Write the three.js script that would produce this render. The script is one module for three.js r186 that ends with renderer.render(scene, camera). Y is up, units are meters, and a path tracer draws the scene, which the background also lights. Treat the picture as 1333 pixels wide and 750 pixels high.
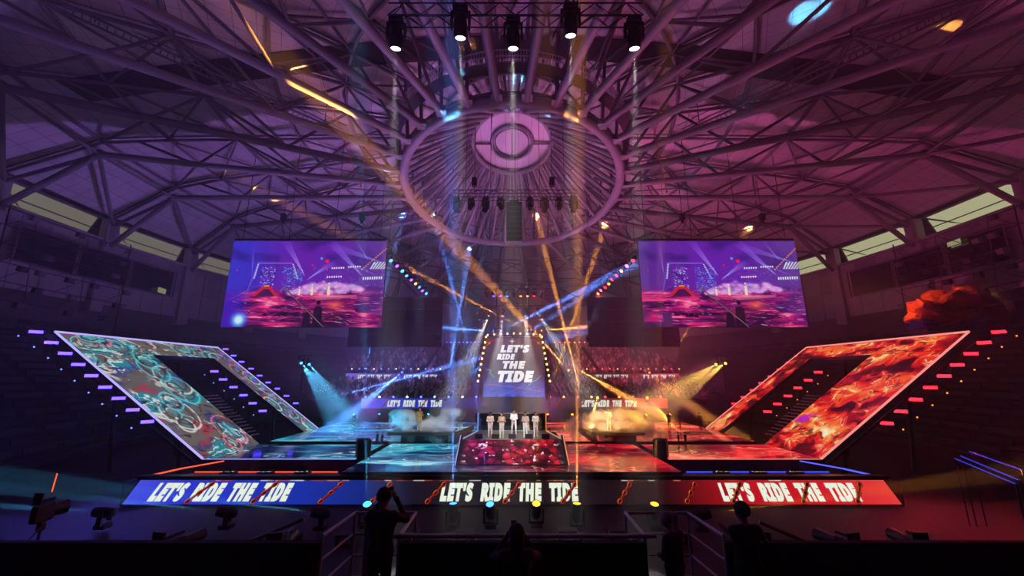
import * as THREE from 'three';
import { RoundedBoxGeometry } from 'three/addons/geometries/RoundedBoxGeometry.js';
import { mergeGeometries } from 'three/addons/utils/BufferGeometryUtils.js';

// ---------- camera, sky, haze, exposure ----------
const scene = new THREE.Scene();
scene.background = new THREE.Color(0, 0, 0);
const EYE = 7, PITCH = 12.5 * Math.PI / 180, FOCAL = 518;
const camera = new THREE.PerspectiveCamera(2 * Math.atan(375 / FOCAL) * 180 / Math.PI, 1333 / 750, 0.1, 400);
camera.position.set(0, EYE, 0);
camera.rotation.x = PITCH;
scene.add(camera);
scene.fog = new THREE.FogExp2(0xffffff, 0.0033);           // stage haze, even through the hall
const renderer = new THREE.WebGLRenderer();
renderer.toneMapping = THREE.LinearToneMapping;
renderer.toneMappingExposure = 1.0;
renderer.shadowMap.enabled = true;

// ---------- large wash lights: rows of wash lamps set on the deck edge, tinting the roof ----------
function washLight(color, intensity, at, to, degrees, name) {
  const l = new THREE.SpotLight(new THREE.Color().setRGB(...color), intensity, 0, degrees * Math.PI / 180, 1, 2);
  l.position.set(...at); l.target.position.set(...to); l.castShadow = true; l.shadow.radius = 12; l.name = name;
  scene.add(l, l.target);
}
const WASHES = [   // colour, candela, place, aim, half angle
  [[0.42, 0.2, 0.95], 2200, [-17, 0.6, -53.2], [-27, 28, -39], 60],
  [[1.0, 0.09, 0.38], 1900, [17, 0.6, -53.2], [27, 28, -39], 60],
  [[0.78, 0.26, 0.9], 1500, [-5, 0.6, -53.2], [-3, 36, -46], 58],
  [[1.0, 0.26, 0.66], 1400, [5, 0.6, -53.2], [3, 36, -46], 58],
  [[0.45, 0.18, 0.95], 560, [-9, 4, 8], [-17, 32, -18], 50],
  [[1.0, 0.12, 0.45], 480, [9, 4, 8], [17, 32, -18], 50],
];
WASHES.forEach((w, i) => washLight(...w, 'roof_wash_light'));

// ---------- helpers ----------
let seed = 20260;
const rnd = () => (seed = (seed * 16807) % 2147483647) / 2147483647;
const rr = (a, b) => a + (b - a) * rnd();
const V = (x, y, z) => new THREE.Vector3(x, y, z);
const cosP = Math.cos(PITCH), sinP = Math.sin(PITCH);
function ray(px, py) { const u = (px - 666.5) / FOCAL, v = (375 - py) / FOCAL; return V(u, sinP + v * cosP, -(cosP - v * sinP)); }
const atZ = (px, py, depth) => { const r = ray(px, py); return r.multiplyScalar(-depth / r.z).add(V(0, EYE, 0)); };
const atY = (px, py, y) => { const r = ray(px, py); return r.multiplyScalar((y - EYE) / r.y).add(V(0, EYE, 0)); };
const taken = {};
function numbered(n) { const k = taken[n] = (taken[n] ?? -1) + 1; return k ? `${n}_${String(k).padStart(3, '0')}` : n; }
function shade(o) { o.castShadow = o.receiveShadow = true; return o; }
function add(name, geometry, material, parent = scene) {
  const m = shade(new THREE.Mesh(geometry, material));
  m.name = parent === scene ? numbered(name) : name; parent.add(m); return m;
}
function tag(o, label, category, group, kind) {
  o.userData.label = label; o.userData.category = category;
  if (group) o.userData.group = group; if (kind) o.userData.kind = kind; return o;
}
function thing(name, label, category, group, kind) { const g = new THREE.Group(); g.name = numbered(name); scene.add(g); return tag(g, label, category, group, kind); }
function sub(name, parent) { const g = new THREE.Group(); g.name = name; parent.add(g); return g; }
function copyOf(o, label, group) { const c = o.clone(); c.name = numbered(o.name.replace(/_\d{3}$/, '')); c.userData = { ...o.userData }; if (label) c.userData.label = label; if (group) c.userData.group = group; scene.add(c); return c; }
const box = (w, h, d, x = 0, y = 0, z = 0) => new THREE.BoxGeometry(w, h, d).translate(x, y, z);
const rbox = (w, h, d, r, x = 0, y = 0, z = 0) => new RoundedBoxGeometry(w, h, d, 2, r).translate(x, y, z);
const merge = (list) => mergeGeometries(list.map((g) => { const h = g.index ? g.toNonIndexed() : g; for (const k of Object.keys(h.attributes)) if (!['position', 'normal', 'uv'].includes(k)) h.deleteAttribute(k); return h; }));
const UP = V(0, 1, 0);
const NTH = ['first', 'second', 'third', 'fourth', 'fifth', 'sixth', 'seventh', 'eighth', 'ninth', 'tenth', 'eleventh', 'twelfth', 'thirteenth', 'fourteenth'];
const CYL = {}; const cyl = (n) => CYL[n] ??= new THREE.CylinderGeometry(1, 1, 1, n, 1);
function tube(name, a, b, r, material, parent, n = 8) {   // a straight round bar from a to b
  const d = b.clone().sub(a), len = d.length(), m = add(name, cyl(n), material, parent);
  m.position.copy(a).addScaledVector(d, 0.5); m.quaternion.setFromUnitVectors(UP, d.divideScalar(len)); m.scale.set(r, len, r); return m;
}
function barGeometry(a, b, r, n = 6) {
  const d = b.clone().sub(a), len = d.length();
  const m = new THREE.Matrix4().compose(a.clone().addScaledVector(d, 0.5), new THREE.Quaternion().setFromUnitVectors(UP, d.clone().divideScalar(len)), V(r, len, r));
  return cyl(n).clone().applyMatrix4(m);
}
function quadPrism(c, up) {   // c: four corners; the solid between them and the same corners moved by up
  const p = [...c, ...c.map((v) => v.clone().add(up))], f = [[0, 1, 2, 3], [7, 6, 5, 4], [4, 5, 1, 0], [5, 6, 2, 1], [6, 7, 3, 2], [7, 4, 0, 3]], pos = [], uv = [];
  for (const q of f) for (const i of [0, 1, 2, 0, 2, 3]) { pos.push(...p[q[i]].toArray()); const t = [[0, 0], [1, 0], [1, 1], [0, 1]][i]; uv.push(t[0], t[1]); }
  const g = new THREE.BufferGeometry(); g.setAttribute('position', new THREE.Float32BufferAttribute(pos, 3)); g.setAttribute('uv', new THREE.Float32BufferAttribute(uv, 2)); g.computeVertexNormals(); return g;
}

// ---------- noise and textures ----------
function hash(x, y, s) { let n = (x * 374761393 + y * 668265263 + s * 1442695041) | 0; n = Math.imul(n ^ (n >>> 13), 1274126177); return ((n ^ (n >>> 16)) >>> 0) / 4294967295; }
function vnoise(x, y, s = 0) { const xi = Math.floor(x), yi = Math.floor(y), u = x - xi, v = y - yi, a = u * u * (3 - 2 * u), b = v * v * (3 - 2 * v); return (hash(xi, yi, s) * (1 - a) + hash(xi + 1, yi, s) * a) * (1 - b) + (hash(xi, yi + 1, s) * (1 - a) + hash(xi + 1, yi + 1, s) * a) * b; }
function fbm(x, y, s = 0, o = 4) { let t = 0, a = 0.5; for (let i = 0; i < o; i++) { t += a * vnoise(x, y, s + i); x *= 2.03; y *= 2.03; a *= 0.5; } return t / (1 - 0.5 ** o); }
const mixc = (a, b, t) => [a[0] + (b[0] - a[0]) * t, a[1] + (b[1] - a[1]) * t, a[2] + (b[2] - a[2]) * t];
const clamp = (x, a = 0, b = 1) => Math.min(b, Math.max(a, x));
const smooth = (a, b, x) => { const t = clamp((x - a) / (b - a)); return t * t * (3 - 2 * t); };
function ramp(stops, t) { t = clamp(t); for (let i = 1; i < stops.length; i++) if (t <= stops[i][0]) return mixc(stops[i - 1][1], stops[i][1], (t - stops[i - 1][0]) / (stops[i][0] - stops[i - 1][0])); return stops.at(-1)[1]; }
function pixelTexture(w, h, f, wrap = THREE.ClampToEdgeWrapping, srgb = true) {   // f(u, v) -> [r, g, b] as seen on screen, 0..255
  const d = new Uint8Array(w * h * 4);
  for (let j = 0; j < h; j++) for (let i = 0; i < w; i++) { const c = f((i + 0.5) / w, (j + 0.5) / h), k = 4 * (j * w + i); for (let q = 0; q < 3; q++) d[k + q] = clamp(c[q], 0, 255); d[k + 3] = 255; }
  const t = new THREE.DataTexture(d, w, h); t.magFilter = THREE.LinearFilter; t.minFilter = THREE.LinearFilter; t.wrapS = t.wrapT = wrap; if (srgb) t.colorSpace = THREE.SRGBColorSpace; t.needsUpdate = true; return t;
}
function canvasTexture(w, h, draw) {
  const c = document.createElement('canvas'); c.width = w; c.height = h; draw(c.getContext('2d'), w, h);
  const t = new THREE.CanvasTexture(c); t.colorSpace = THREE.SRGBColorSpace; return t;
}
const grain = pixelTexture(256, 256, (u, v) => { const n = 205 + 50 * (0.6 * fbm(u * 8, v * 8, 3) + 0.4 * hash(u * 256 | 0, v * 256 | 0, 9)); return [n, n, n]; }, THREE.RepeatWrapping);
const panelGrain = pixelTexture(512, 512, (u, v) => {   // pale roof boards: fine seams, blotches of dust
  const seam = Math.min(Math.abs(u * 8 % 1 - 0.5), Math.abs(v * 4 % 1 - 0.5)) < 0.012 ? 0.62 : 1, b = 0.86 + 0.14 * fbm(u * 9, v * 9, 5), n = 245 * seam * b * (0.97 + 0.03 * hash(u * 512 | 0, v * 512 | 0, 2)); return [n, n, n];
}, THREE.RepeatWrapping);
const std = (color, roughness = 0.7, metalness = 0, more = {}) => new THREE.MeshStandardMaterial({ color, roughness, metalness, ...more });
const glow = (color, intensity = 1, more = {}) => new THREE.MeshStandardMaterial({ color: 0x050505, roughness: 0.5, emissive: color, emissiveIntensity: intensity, ...more });
const display = (map, intensity = 1, roughness = 0.35) => new THREE.MeshStandardMaterial({ color: 0x040404, roughness, emissive: 0xffffff, emissiveMap: map, emissiveIntensity: intensity });
const M = {
  steel: std(0x8f8c93, 0.5, 0.0, { map: grain }), steelB: std(0x6c6a71, 0.55, 0.0, { map: grain }), steelC: std(0x55535a, 0.6),
  panel: [0xcac6ca, 0xbdb9be, 0xd2ced0, 0xb2aeb4].map((c) => std(c, 0.85, 0, { map: panelGrain })),
  shell: std(0x2a2a2d, 0.9), drape: std(0x0b0b0c, 0.95), black: std(0x0a0a0b, 0.6), blackGloss: std(0x08080a, 0.3), blackMetal: std(0x101012, 0.45, 0.4), rubber: std(0x060606, 0.9),
  wall: std(0xa59fa4, 0.85, 0, { map: grain }), wallB: std(0x8f8a90, 0.85, 0, { map: grain }), concrete: std(0x4c4a4e, 0.9, 0, { map: grain }), darkFloor: std(0x0c0c0d, 0.75, 0, { map: grain }), tier: std(0x1c1c22, 0.85, 0, { map: grain }), tierSide: std(0x09090c, 0.85, 0, { map: grain }),
  alu: std(0xb4b5ba, 0.35, 0.5), darkGlass: std(0x07080a, 0.08, 0), cable: std(0x0a0a0a, 0.6), deck: std(0x3a393b, 0.6, 0, { map: grain }),
};
// ---------- the hall: an oval of 34 bays round (0, -46.6) ----------
const CZ = 46.6, AX = 42.7, AZ = 54.6, BAYS = 34, STEP = 2 * Math.PI / BAYS, RING_Y = 29;
const slim = (rho) => 0.91 + 0.09 * clamp((rho - 0.35) / 0.45);   // the inner ring is a little narrower
const oval = (rho, th, y) => V(AX * rho * slim(rho) * Math.sin(th), y, -(CZ - AZ * rho * Math.cos(th)));
const theta = (k) => (k + 0.5) * STEP;
const roofY = (rho) => { const s = [[0, 37.2], [0.131, 36.9], [0.33, 35.7], [0.47, 34.8], [0.6, 33.8], [0.73, 32.9], [0.87, 31.9], [1, 30.8], [1.171, 26.4], [1.3, 24]]; for (let i = 1; i < s.length; i++) if (rho <= s[i][0]) return s[i - 1][1] + (s[i][1] - s[i - 1][1]) * (rho - s[i - 1][0]) / (s[i][0] - s[i - 1][0]); return 24; };
const seenFromHall = (v) => -v.z > 6;      // nothing behind the photographer is built piece by piece

const floor = add('floor', box(130, 0.4, 140, 0, -0.2, -50), M.darkFloor); tag(floor, 'black arena floor below the stage', 'floor', null, 'structure');

const ceiling = thing('ceiling', 'domed roof of pale boards on steel tubes round a central ring', 'ceiling', null, 'structure');
{ // roof boards
  const rhos = [0.131, 0.24, 0.33, 0.47, 0.6, 0.73, 0.87, 1, 1.171], boards = sub('roof_boarding', ceiling);
  for (let i = 0; i < rhos.length - 1; i++) for (let k = 0; k < BAYS; k++) {
    const g = 0.0022, a = theta(k) + g / rhos[i], b = theta(k + 1) - g / rhos[i], r0 = rhos[i] + 0.0012, r1 = rhos[i + 1] - 0.0012;
    const c = [oval(r0, a, roofY(r0)), oval(r0, b, roofY(r0)), oval(r1, b, roofY(r1)), oval(r1, a, roofY(r1))];
    if (!c.some(seenFromHall)) continue;
    const geo = quadPrism(c, V(0, 0.14, 0)), w = c[0].distanceTo(c[1]), d = c[1].distanceTo(c[2]), uv = geo.attributes.uv;
    for (let q = 0; q < uv.count; q++) uv.setXY(q, uv.getX(q) * Math.max(1, Math.round(w / 4)) * 0.5 + (k % 2) * 0.25, uv.getY(q) * Math.max(1, Math.round(d / 4)) * 0.5);
    add('roof_board', geo, M.panel[(k * 7 + i * 3 + (hash(k, i, 4) * 4 | 0)) % 4], boards);
  }
  // closing shell above the boards
  const prof = [[0.02, 37.6], [0.131, 37.3], [0.33, 36.1], [0.6, 34.2], [1, 31.2], [1.171, 26.9], [1.2, 26.8]], pos = [], idx = [];
  prof.forEach(([r, y]) => { for (let k = 0; k <= 68; k++) pos.push(...oval(r, k / 68 * 2 * Math.PI, y).toArray()); });
  for (let i = 0; i < prof.length - 1; i++) for (let k = 0; k < 68; k++) { const a = i * 69 + k; idx.push(a, a + 1, a + 70, a, a + 70, a + 69); }
  const g = new THREE.BufferGeometry(); g.setAttribute('position', new THREE.Float32BufferAttribute(pos, 3)); g.setIndex(idx); g.computeVertexNormals();
  add('roof_shell', g, M.shell, ceiling);
}
class Oval extends THREE.Curve { constructor(r, y, a0 = 0, a1 = 2 * Math.PI) { super(); Object.assign(this, { r, y, a0, a1 }); } getPoint(t, o = V()) { return o.copy(oval(this.r, this.a0 + (this.a1 - this.a0) * t, this.y)); } }
const ovalTube = (r, y, rad, n = 136, m = 10) => new THREE.TubeGeometry(new Oval(r, y), n, rad, m, true);
{ // steelwork
  add('ring_beam', ovalTube(0.33, RING_Y, 0.5, 170, 12), M.steel, ceiling);
  add('ring_beam_flange', ovalTube(0.337, RING_Y + 0.55, 0.16), M.steelB, ceiling);
  add('lantern_ring', ovalTube(0.131, 36.3, 0.3, 120), M.steel, ceiling);
  for (const [r, rad] of [[0.24, 0.13], [0.47, 0.17], [0.6, 0.15], [0.73, 0.17], [0.87, 0.15], [1, 0.2]]) add('purlin_ring', ovalTube(r, roofY(r) - 0.28, rad, 136, 6), M.steelB, ceiling);
  const lower = sub('lower_chords', ceiling), upper = sub('upper_chords', ceiling), spokes = sub('lantern_spokes', ceiling), brace = sub('bracing', ceiling), web = sub('web_members', ceiling), struts = sub('eave_struts', ceiling);
  const rhos = [0.131, 0.33, 0.47, 0.6, 0.73, 0.87, 1];
  for (let k = 0; k < BAYS; k++) {
    const th = theta(k), t1 = theta(k + 1), up = (r, t = th) => oval(r, t, roofY(r) - 0.45), low = (r, t = th) => oval(r, t, RING_Y);
    tube('spoke', low(0.33), oval(0.131, th, 36.3), 0.24, M.steel, spokes, 10);
    tube('upper_spoke', oval(0.325, th + STEP / 2, RING_Y + 0.4), oval(0.135, th + STEP / 2, 36.2), 0.13, M.steelB, spokes);
    if (!seenFromHall(low(0.7))) continue;
    tube('lower_chord', low(0.335), low(1), 0.34, k % 3 ? M.steel : M.steelB, lower, 12);
    const foot = low(0.345); add('ring_bracket', box(0.9, 0.5, 0.9), M.steelB, lower).position.copy(foot);
    for (let i = 1; i < rhos.length - 1; i++) tube('upper_chord', up(rhos[i]), up(rhos[i + 1]), 0.16, M.steelB, upper);
    tube('upper_chord', up(1), oval(1.165, th, 26.1), 0.16, M.steelB, upper);
    tube('web_post', low(0.345), up(0.36), 0.16, M.steelB, web); 
    for (const [a, b] of [[0.36, 0.47], [0.58, 0.47], [0.58, 0.73], [0.8, 0.73], [0.8, 0.93]]) tube('web_member', low(a), up(b), 0.14, M.steelB, web);
    for (const [a, b] of [[0.47, 0.6], [0.73, 0.87]]) { tube('brace', up(a, th), up(b, t1), 0.11, M.steelC, brace, 6); tube('brace', up(a, t1), up(b, th), 0.11, M.steelC, brace, 6); }
    tube('brace', low(0.58, th), up(0.73, t1), 0.13, M.steelC, brace, 6);
    tube('brace', low(0.8, t1), up(1, th), 0.13, M.steelC, brace, 6);
    tube('brace', k % 2 ? up(0.33, th) : up(0.33, t1), k % 2 ? up(0.47, t1) : up(0.47, th), 0.12, M.steelC, brace, 6);
    tube('eave_strut', low(1), oval(1.155, th, 22.6), 0.3, M.steelB, struts, 10);
    tube('eave_tie', low(1), oval(1.16, th, 25.2), 0.2, M.steelB, struts);
    tube('eave_tie', low(1, t1), oval(1.16, th, 25.2), 0.2, M.steelB, struts);
    tube('edge_tube', low(1), low(1, t1), 0.17, M.steelB, struts);
    add('node_ball', new THREE.SphereGeometry(0.5, 12, 8), M.steelB, struts).position.copy(low(1));
  }
}
{ // round lid of the lantern with its cross beam and inner rings
  const lid = sub('lantern_lid', ceiling);
  for (let j = -3; j <= 3; j++) { // boards of the lid, cut to the oval
    const rx = AX * 0.131, rz = AZ * 0.131, x0 = rx * (j - 0.5) / 3.5 * 0.995 + 0.02, x1 = rx * (j + 0.5) / 3.5 * 0.995 - 0.02, zz = (x) => rz * Math.sqrt(Math.max(0, 1 - (x / rx) ** 2));
    const pts = []; for (let s = 0; s <= 10; s++) { const x = x0 + (x1 - x0) * s / 10; pts.push(new THREE.Vector2(x, zz(x))); } for (let s = 10; s >= 0; s--) { const x = x0 + (x1 - x0) * s / 10; pts.push(new THREE.Vector2(x, -zz(x))); }
    const g = new THREE.ExtrudeGeometry(new THREE.Shape(pts), { depth: 0.12, bevelEnabled: false }).rotateX(-Math.PI / 2).translate(0, 36.95, -CZ);
    const b = add('lid_board', g, M.panel[2], lid); b.material = std(0xded8dc, 0.8, 0, { map: grain });
  }
  add('inner_ring', ovalTube(0.068, 36.6, 0.22, 100), M.steel, lid); add('inner_ring', ovalTube(0.056, 36.75, 0.09, 100), M.steelB, lid);
  tube('cross_beam', oval(0.131, Math.PI / 2, 36.6), oval(0.068, Math.PI / 2, 36.6), 0.17, M.steelB, lid); tube('cross_beam', oval(0.131, -Math.PI / 2, 36.6), oval(0.068, -Math.PI / 2, 36.6), 0.17, M.steelB, lid);
  tube('hanging_rod', V(0, 36.9, -CZ + 5), V(0, 30, -CZ + 8), 0.05, M.steelC, lid);
}
{ // black fabric band under the boards, crossing the roof
  const band = sub('black_drape', ceiling);
  for (let j = 0; j < 14; j++) { const x0 = -38 + j * 76 / 14, x1 = x0 + 76 / 14 - 0.05, y = (x, Z) => roofY(Math.hypot(x / AX, (CZ - Z) / AZ)) - 0.22;
    add('drape_length', quadPrism([V(x0, y(x0, 28.6), -28.6), V(x1, y(x1, 28.6), -28.6), V(x1, y(x1, 31.4), -31.4), V(x0, y(x0, 31.4), -31.4)], V(0, 0.06, 0)), M.drape, band); }
}
{ // catwalk round the near side of the ring beam, with railings; two straight catwalks; a ladder
  const walk = thing('catwalk', 'curved steel catwalk with railings above the near edge of the roof ring', 'catwalk');
  const railPaint = std(0xc4c2c8, 0.5), n = 30, a0 = -0.95, a1 = 0.95, y = 30.7;
  for (let i = 0; i < n; i++) { const a = a0 + (a1 - a0) * i / n, b = a0 + (a1 - a0) * (i + 1) / n;
    add('grating', quadPrism([oval(0.352, a, y), oval(0.352, b, y), oval(0.374, b, y), oval(0.374, a, y)], V(0, 0.06, 0)), M.concrete, walk);
    for (const r of [0.352, 0.374]) { for (const h of [0.55, 1.1]) tube('rail', oval(r, a, y + h), oval(r, b, y + h), 0.055, railPaint, walk, 5);
      const bal = []; for (let j = 0; j < 4; j++) { const t = a + (b - a) * j / 4; bal.push(barGeometry(oval(r, t, y), oval(r, t, y + 1.1), 0.03, 4)); } add('balusters', merge(bal), railPaint, walk); }
  }
  for (const s of [-1, 1]) {
    const w = thing('straight_catwalk', s < 0 ? 'long straight catwalk with rungs hung in the violet side of the roof' : 'long straight catwalk with rungs hung in the magenta side of the roof', 'catwalk');
    const A = V(s * 17.5, 31.4, -37), B = V(s * 31, 31.6, -22), d = B.clone().sub(A).normalize(), nrm = V(-d.z, 0, d.x).multiplyScalar(0.45);
    for (const q of [-1, 1]) { const o = nrm.clone().multiplyScalar(q); tube('side_rail', A.clone().add(o), B.clone().add(o), 0.09, M.steelB, w); tube('hand_rail', A.clone().add(o).add(V(0, 1, 0)), B.clone().add(o).add(V(0, 1, 0)), 0.04, M.steelB, w); }
    const len = A.distanceTo(B); for (let t = 0.3; t < len; t += 0.42) { const c = A.clone().addScaledVector(d, t); tube('rung', c.clone().add(nrm), c.clone().sub(nrm), 0.045, M.steelC, w, 5); }
    for (const t of [0.1, 0.5, 0.9]) { const c = A.clone().lerp(B, t); tube('hanger', c, V(c.x, roofY(Math.hypot(c.x / AX, (CZ + c.z) / AZ)) - 0.1, c.z), 0.05, M.steelC, w, 5); }
  }
  const lad = thing('roof_ladder', 'narrow steel ladder rising from the curved catwalk to the roof', 'ladder');
  const A = V(-3.2, 31.7, -27.6), B = V(-5.6, 33.6, -21.5), side = V(0.3, 0, 0.1);
  for (const q of [-1, 1]) tube('stile', A.clone().addScaledVector(side, q), B.clone().addScaledVector(side, q), 0.05, M.steelB, lad);
  for (let i = 1; i < 24; i++) { const c = A.clone().lerp(B, i / 24); tube('rung', c.clone().add(side), c.clone().sub(side), 0.025, M.steelB, lad, 5); }
}

// ---------- walls, clerestory windows, pillars ----------
{
  const RW = 1.171;
  const wall = thing('wall_sides', 'curved upper wall of grey cladding panels below the clerestory windows', 'wall', null, 'structure');
  const paneL = glow(0xc8c4a4, 0.26, { roughness: 0.3 }), paneR = glow(0xdde0ae, 0.6, { roughness: 0.3 });
  let n = 0;
  for (let k = 0; k < BAYS; k++) {
    const a = theta(k), b = theta(k + 1), mid = (a + b) / 2; if (-oval(RW, mid, 0).z < 14) continue;
    for (let j = 0; j < 4; j++) for (const [y0, y1, m] of [[15.5, 19.3, M.wall], [19.34, 23.1, j % 2 ? M.wall : M.wallB]]) {
      const t0 = a + (b - a) * j / 4 + 0.0006, t1 = a + (b - a) * (j + 1) / 4 - 0.0006;
      add('cladding_panel', quadPrism([oval(RW, t0, y0), oval(RW, t1, y0), oval(RW, t1, y1), oval(RW, t0, y1)], oval(RW + 0.006, mid, 0).sub(oval(RW, mid, 0))), m, wall);
    }
    add('wall_backing', quadPrism([oval(RW + 0.012, a, 0), oval(RW + 0.012, b, 0), oval(RW + 0.012, b, 23.2), oval(RW + 0.012, a, 23.2)], oval(RW + 0.03, mid, 0).sub(oval(RW, mid, 0))), M.concrete, wall);
    add('ledge', quadPrism([oval(RW - 0.01, a, 23.1), oval(RW - 0.01, b, 23.1), oval(RW + 0.04, b, 23.1), oval(RW + 0.04, a, 23.1)], V(0, 0.25, 0)), M.wall, wall);
    if (-oval(RW, mid, 0).z > 84) { add('cladding_panel', quadPrism([oval(RW, a, 23.1), oval(RW, b, 23.1), oval(RW, b, 26.3), oval(RW, a, 26.3)], oval(RW + 0.006, mid, 0).sub(oval(RW, mid, 0))), M.wallB, wall); continue; }
    const pillar = add('pillar', rbox(1.5, 11.5, 1.1, 0.15), M.wall, wall); pillar.position.copy(oval(RW - 0.004, a, 20.2)); pillar.rotation.y = Math.atan2(AX * Math.sin(a), AZ * Math.cos(a));
    // window: sloped pane between frame bars, with a diagonal brace
    const win = thing(`window_${++n}`, 'long pale clerestory window under the roof edge between two pillars', 'window', 'clerestory windows under the roof edge', 'structure');
    const q = (t, f) => oval(RW + 0.012 + 0.03 * (1 - f), t, 23.35 + 2.75 * f), e = 0.014;
    add('pane', quadPrism([q(a + e, 0.08), q(b - e, 0.08), q(b - e, 0.93), q(a + e, 0.93)], oval(RW + 0.004, mid, 0).sub(oval(RW, mid, 0))), Math.sin(mid) < 0 ? paneL : paneR, win);
    for (const f of [0.02, 0.48, 0.97]) tube('frame_bar', q(a, f), q(b, f), f === 0.48 ? 0.07 : 0.16, M.steelB, win, 6);
    for (const t of [a + e, b - e]) tube('frame_bar', q(t, 0), q(t, 1), 0.12, M.steelB, win, 6);
    tube('brace', q(b - e, 0.9), q(a + (b - a) * 0.62, 0.1), 0.12, M.steelB, win, 6);
  }
  const back = thing('wall_back', 'solid end wall behind the photographer', 'wall', null, 'structure');
  add('wall_panel', box(110, 40, 0.5, 0, 20, 14), M.concrete, back);
  for (const s of [-1, 1]) add('wall_panel', box(0.5, 40, 60, s * 56, 20, -14), M.concrete, back);
}
{ // control-room windows in the side walls: dark glass bays with mullions
  for (const s of [-1, 1]) {
    const t = thing('control_room_window', s < 0 ? 'wide dark control room window in the violet lit wall' : 'wide dark control room window in the wall behind the red cloth heap', 'window');
    const c0 = s < 0 ? [118, 216] : [1134, 1240];
    const th0 = s * 1.42, th1 = s * 1.72, n = 3;
    for (let i = 0; i < n; i++) { const a = th0 + (th1 - th0) * i / n, b = th0 + (th1 - th0) * (i + 1) / n, e = s * 0.004;
      add('pane', quadPrism([oval(1.155, a + e, 18.2), oval(1.155, b - e, 18.2), oval(1.155, b - e, 21.6), oval(1.155, a + e, 21.6)], oval(0.006, (a + b) / 2, 0).sub(oval(0, 0, 0)).setY(0)), M.darkGlass, t);
      tube('mullion', oval(1.152, a, 18), oval(1.152, a, 21.8), 0.09, M.steelC, t, 6); }
    tube('mullion', oval(1.152, th1, 18), oval(1.152, th1, 21.8), 0.12, M.steelC, t, 6);
    for (const y of [18.1, 21.7]) for (let i = 0; i < n; i++) tube('frame_bar', oval(1.152, th0 + (th1 - th0) * i / n, y), oval(1.152, th0 + (th1 - th0) * (i + 1) / n, y), 0.1, M.steelC, t, 6);
    const lt = add('lit_notice', box(1.6, 0.7, 0.08), glow(0xd8dca0, s < 0 ? 0.3 : 0.4), t); lt.position.copy(oval(1.147, th0 + (th1 - th0) * (s < 0 ? 0.9 : 0.25), s < 0 ? 18.6 : 21.3)); lt.rotation.y = Math.atan2(AX * Math.sin(th0), AZ * Math.cos(th0));
  }
}
// ---------- lettering helpers for the screens ----------
function slogan(x, text, cx, cy, size, skew, stretch = 1, fill = '#f4ffe9') {   // heavy slanted capitals
  x.save(); x.translate(cx, cy); x.transform(stretch, 0, skew, 1, 0, 0); x.font = `900 ${size}px sans-serif`; x.textAlign = 'center'; x.textBaseline = 'middle'; x.lineJoin = 'miter'; x.miterLimit = 2;
  x.fillStyle = x.strokeStyle = fill; x.lineWidth = size * 0.085; x.letterSpacing = `${size * 0.055}px`; x.strokeText(text, 0, 0); x.fillText(text, 0, 0); x.restore();
}
function chain(x, ax, ay, bx, by, w, links = 5) {   // a dark chain with glowing rims, drawn on a screen
  const n = Math.hypot(bx - ax, by - ay) / links; x.save(); x.translate(ax, ay); x.rotate(Math.atan2(by - ay, bx - ax));
  for (let i = 0; i < links; i++) { const px = (i + 0.5) * n, e = i % 2; x.fillStyle = '#1a0403'; x.beginPath(); x.ellipse(px, 0, n * 0.66, w * (e ? 0.42 : 0.72), 0, 0, 7); x.fill(); x.lineWidth = w * 0.26; x.strokeStyle = e ? '#7a1006' : '#c8260a'; x.beginPath(); x.ellipse(px, 0, n * 0.5, w * (e ? 0.22 : 0.5), 0, 0, 7); x.stroke(); x.lineWidth = w * 0.14; x.strokeStyle = e ? '#ff6a20' : '#ffa040'; x.beginPath(); x.ellipse(px, 0, n * 0.5, w * (e ? 0.22 : 0.5), 0, 0.4, 2.4); x.stroke(); } x.restore();
}
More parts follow.
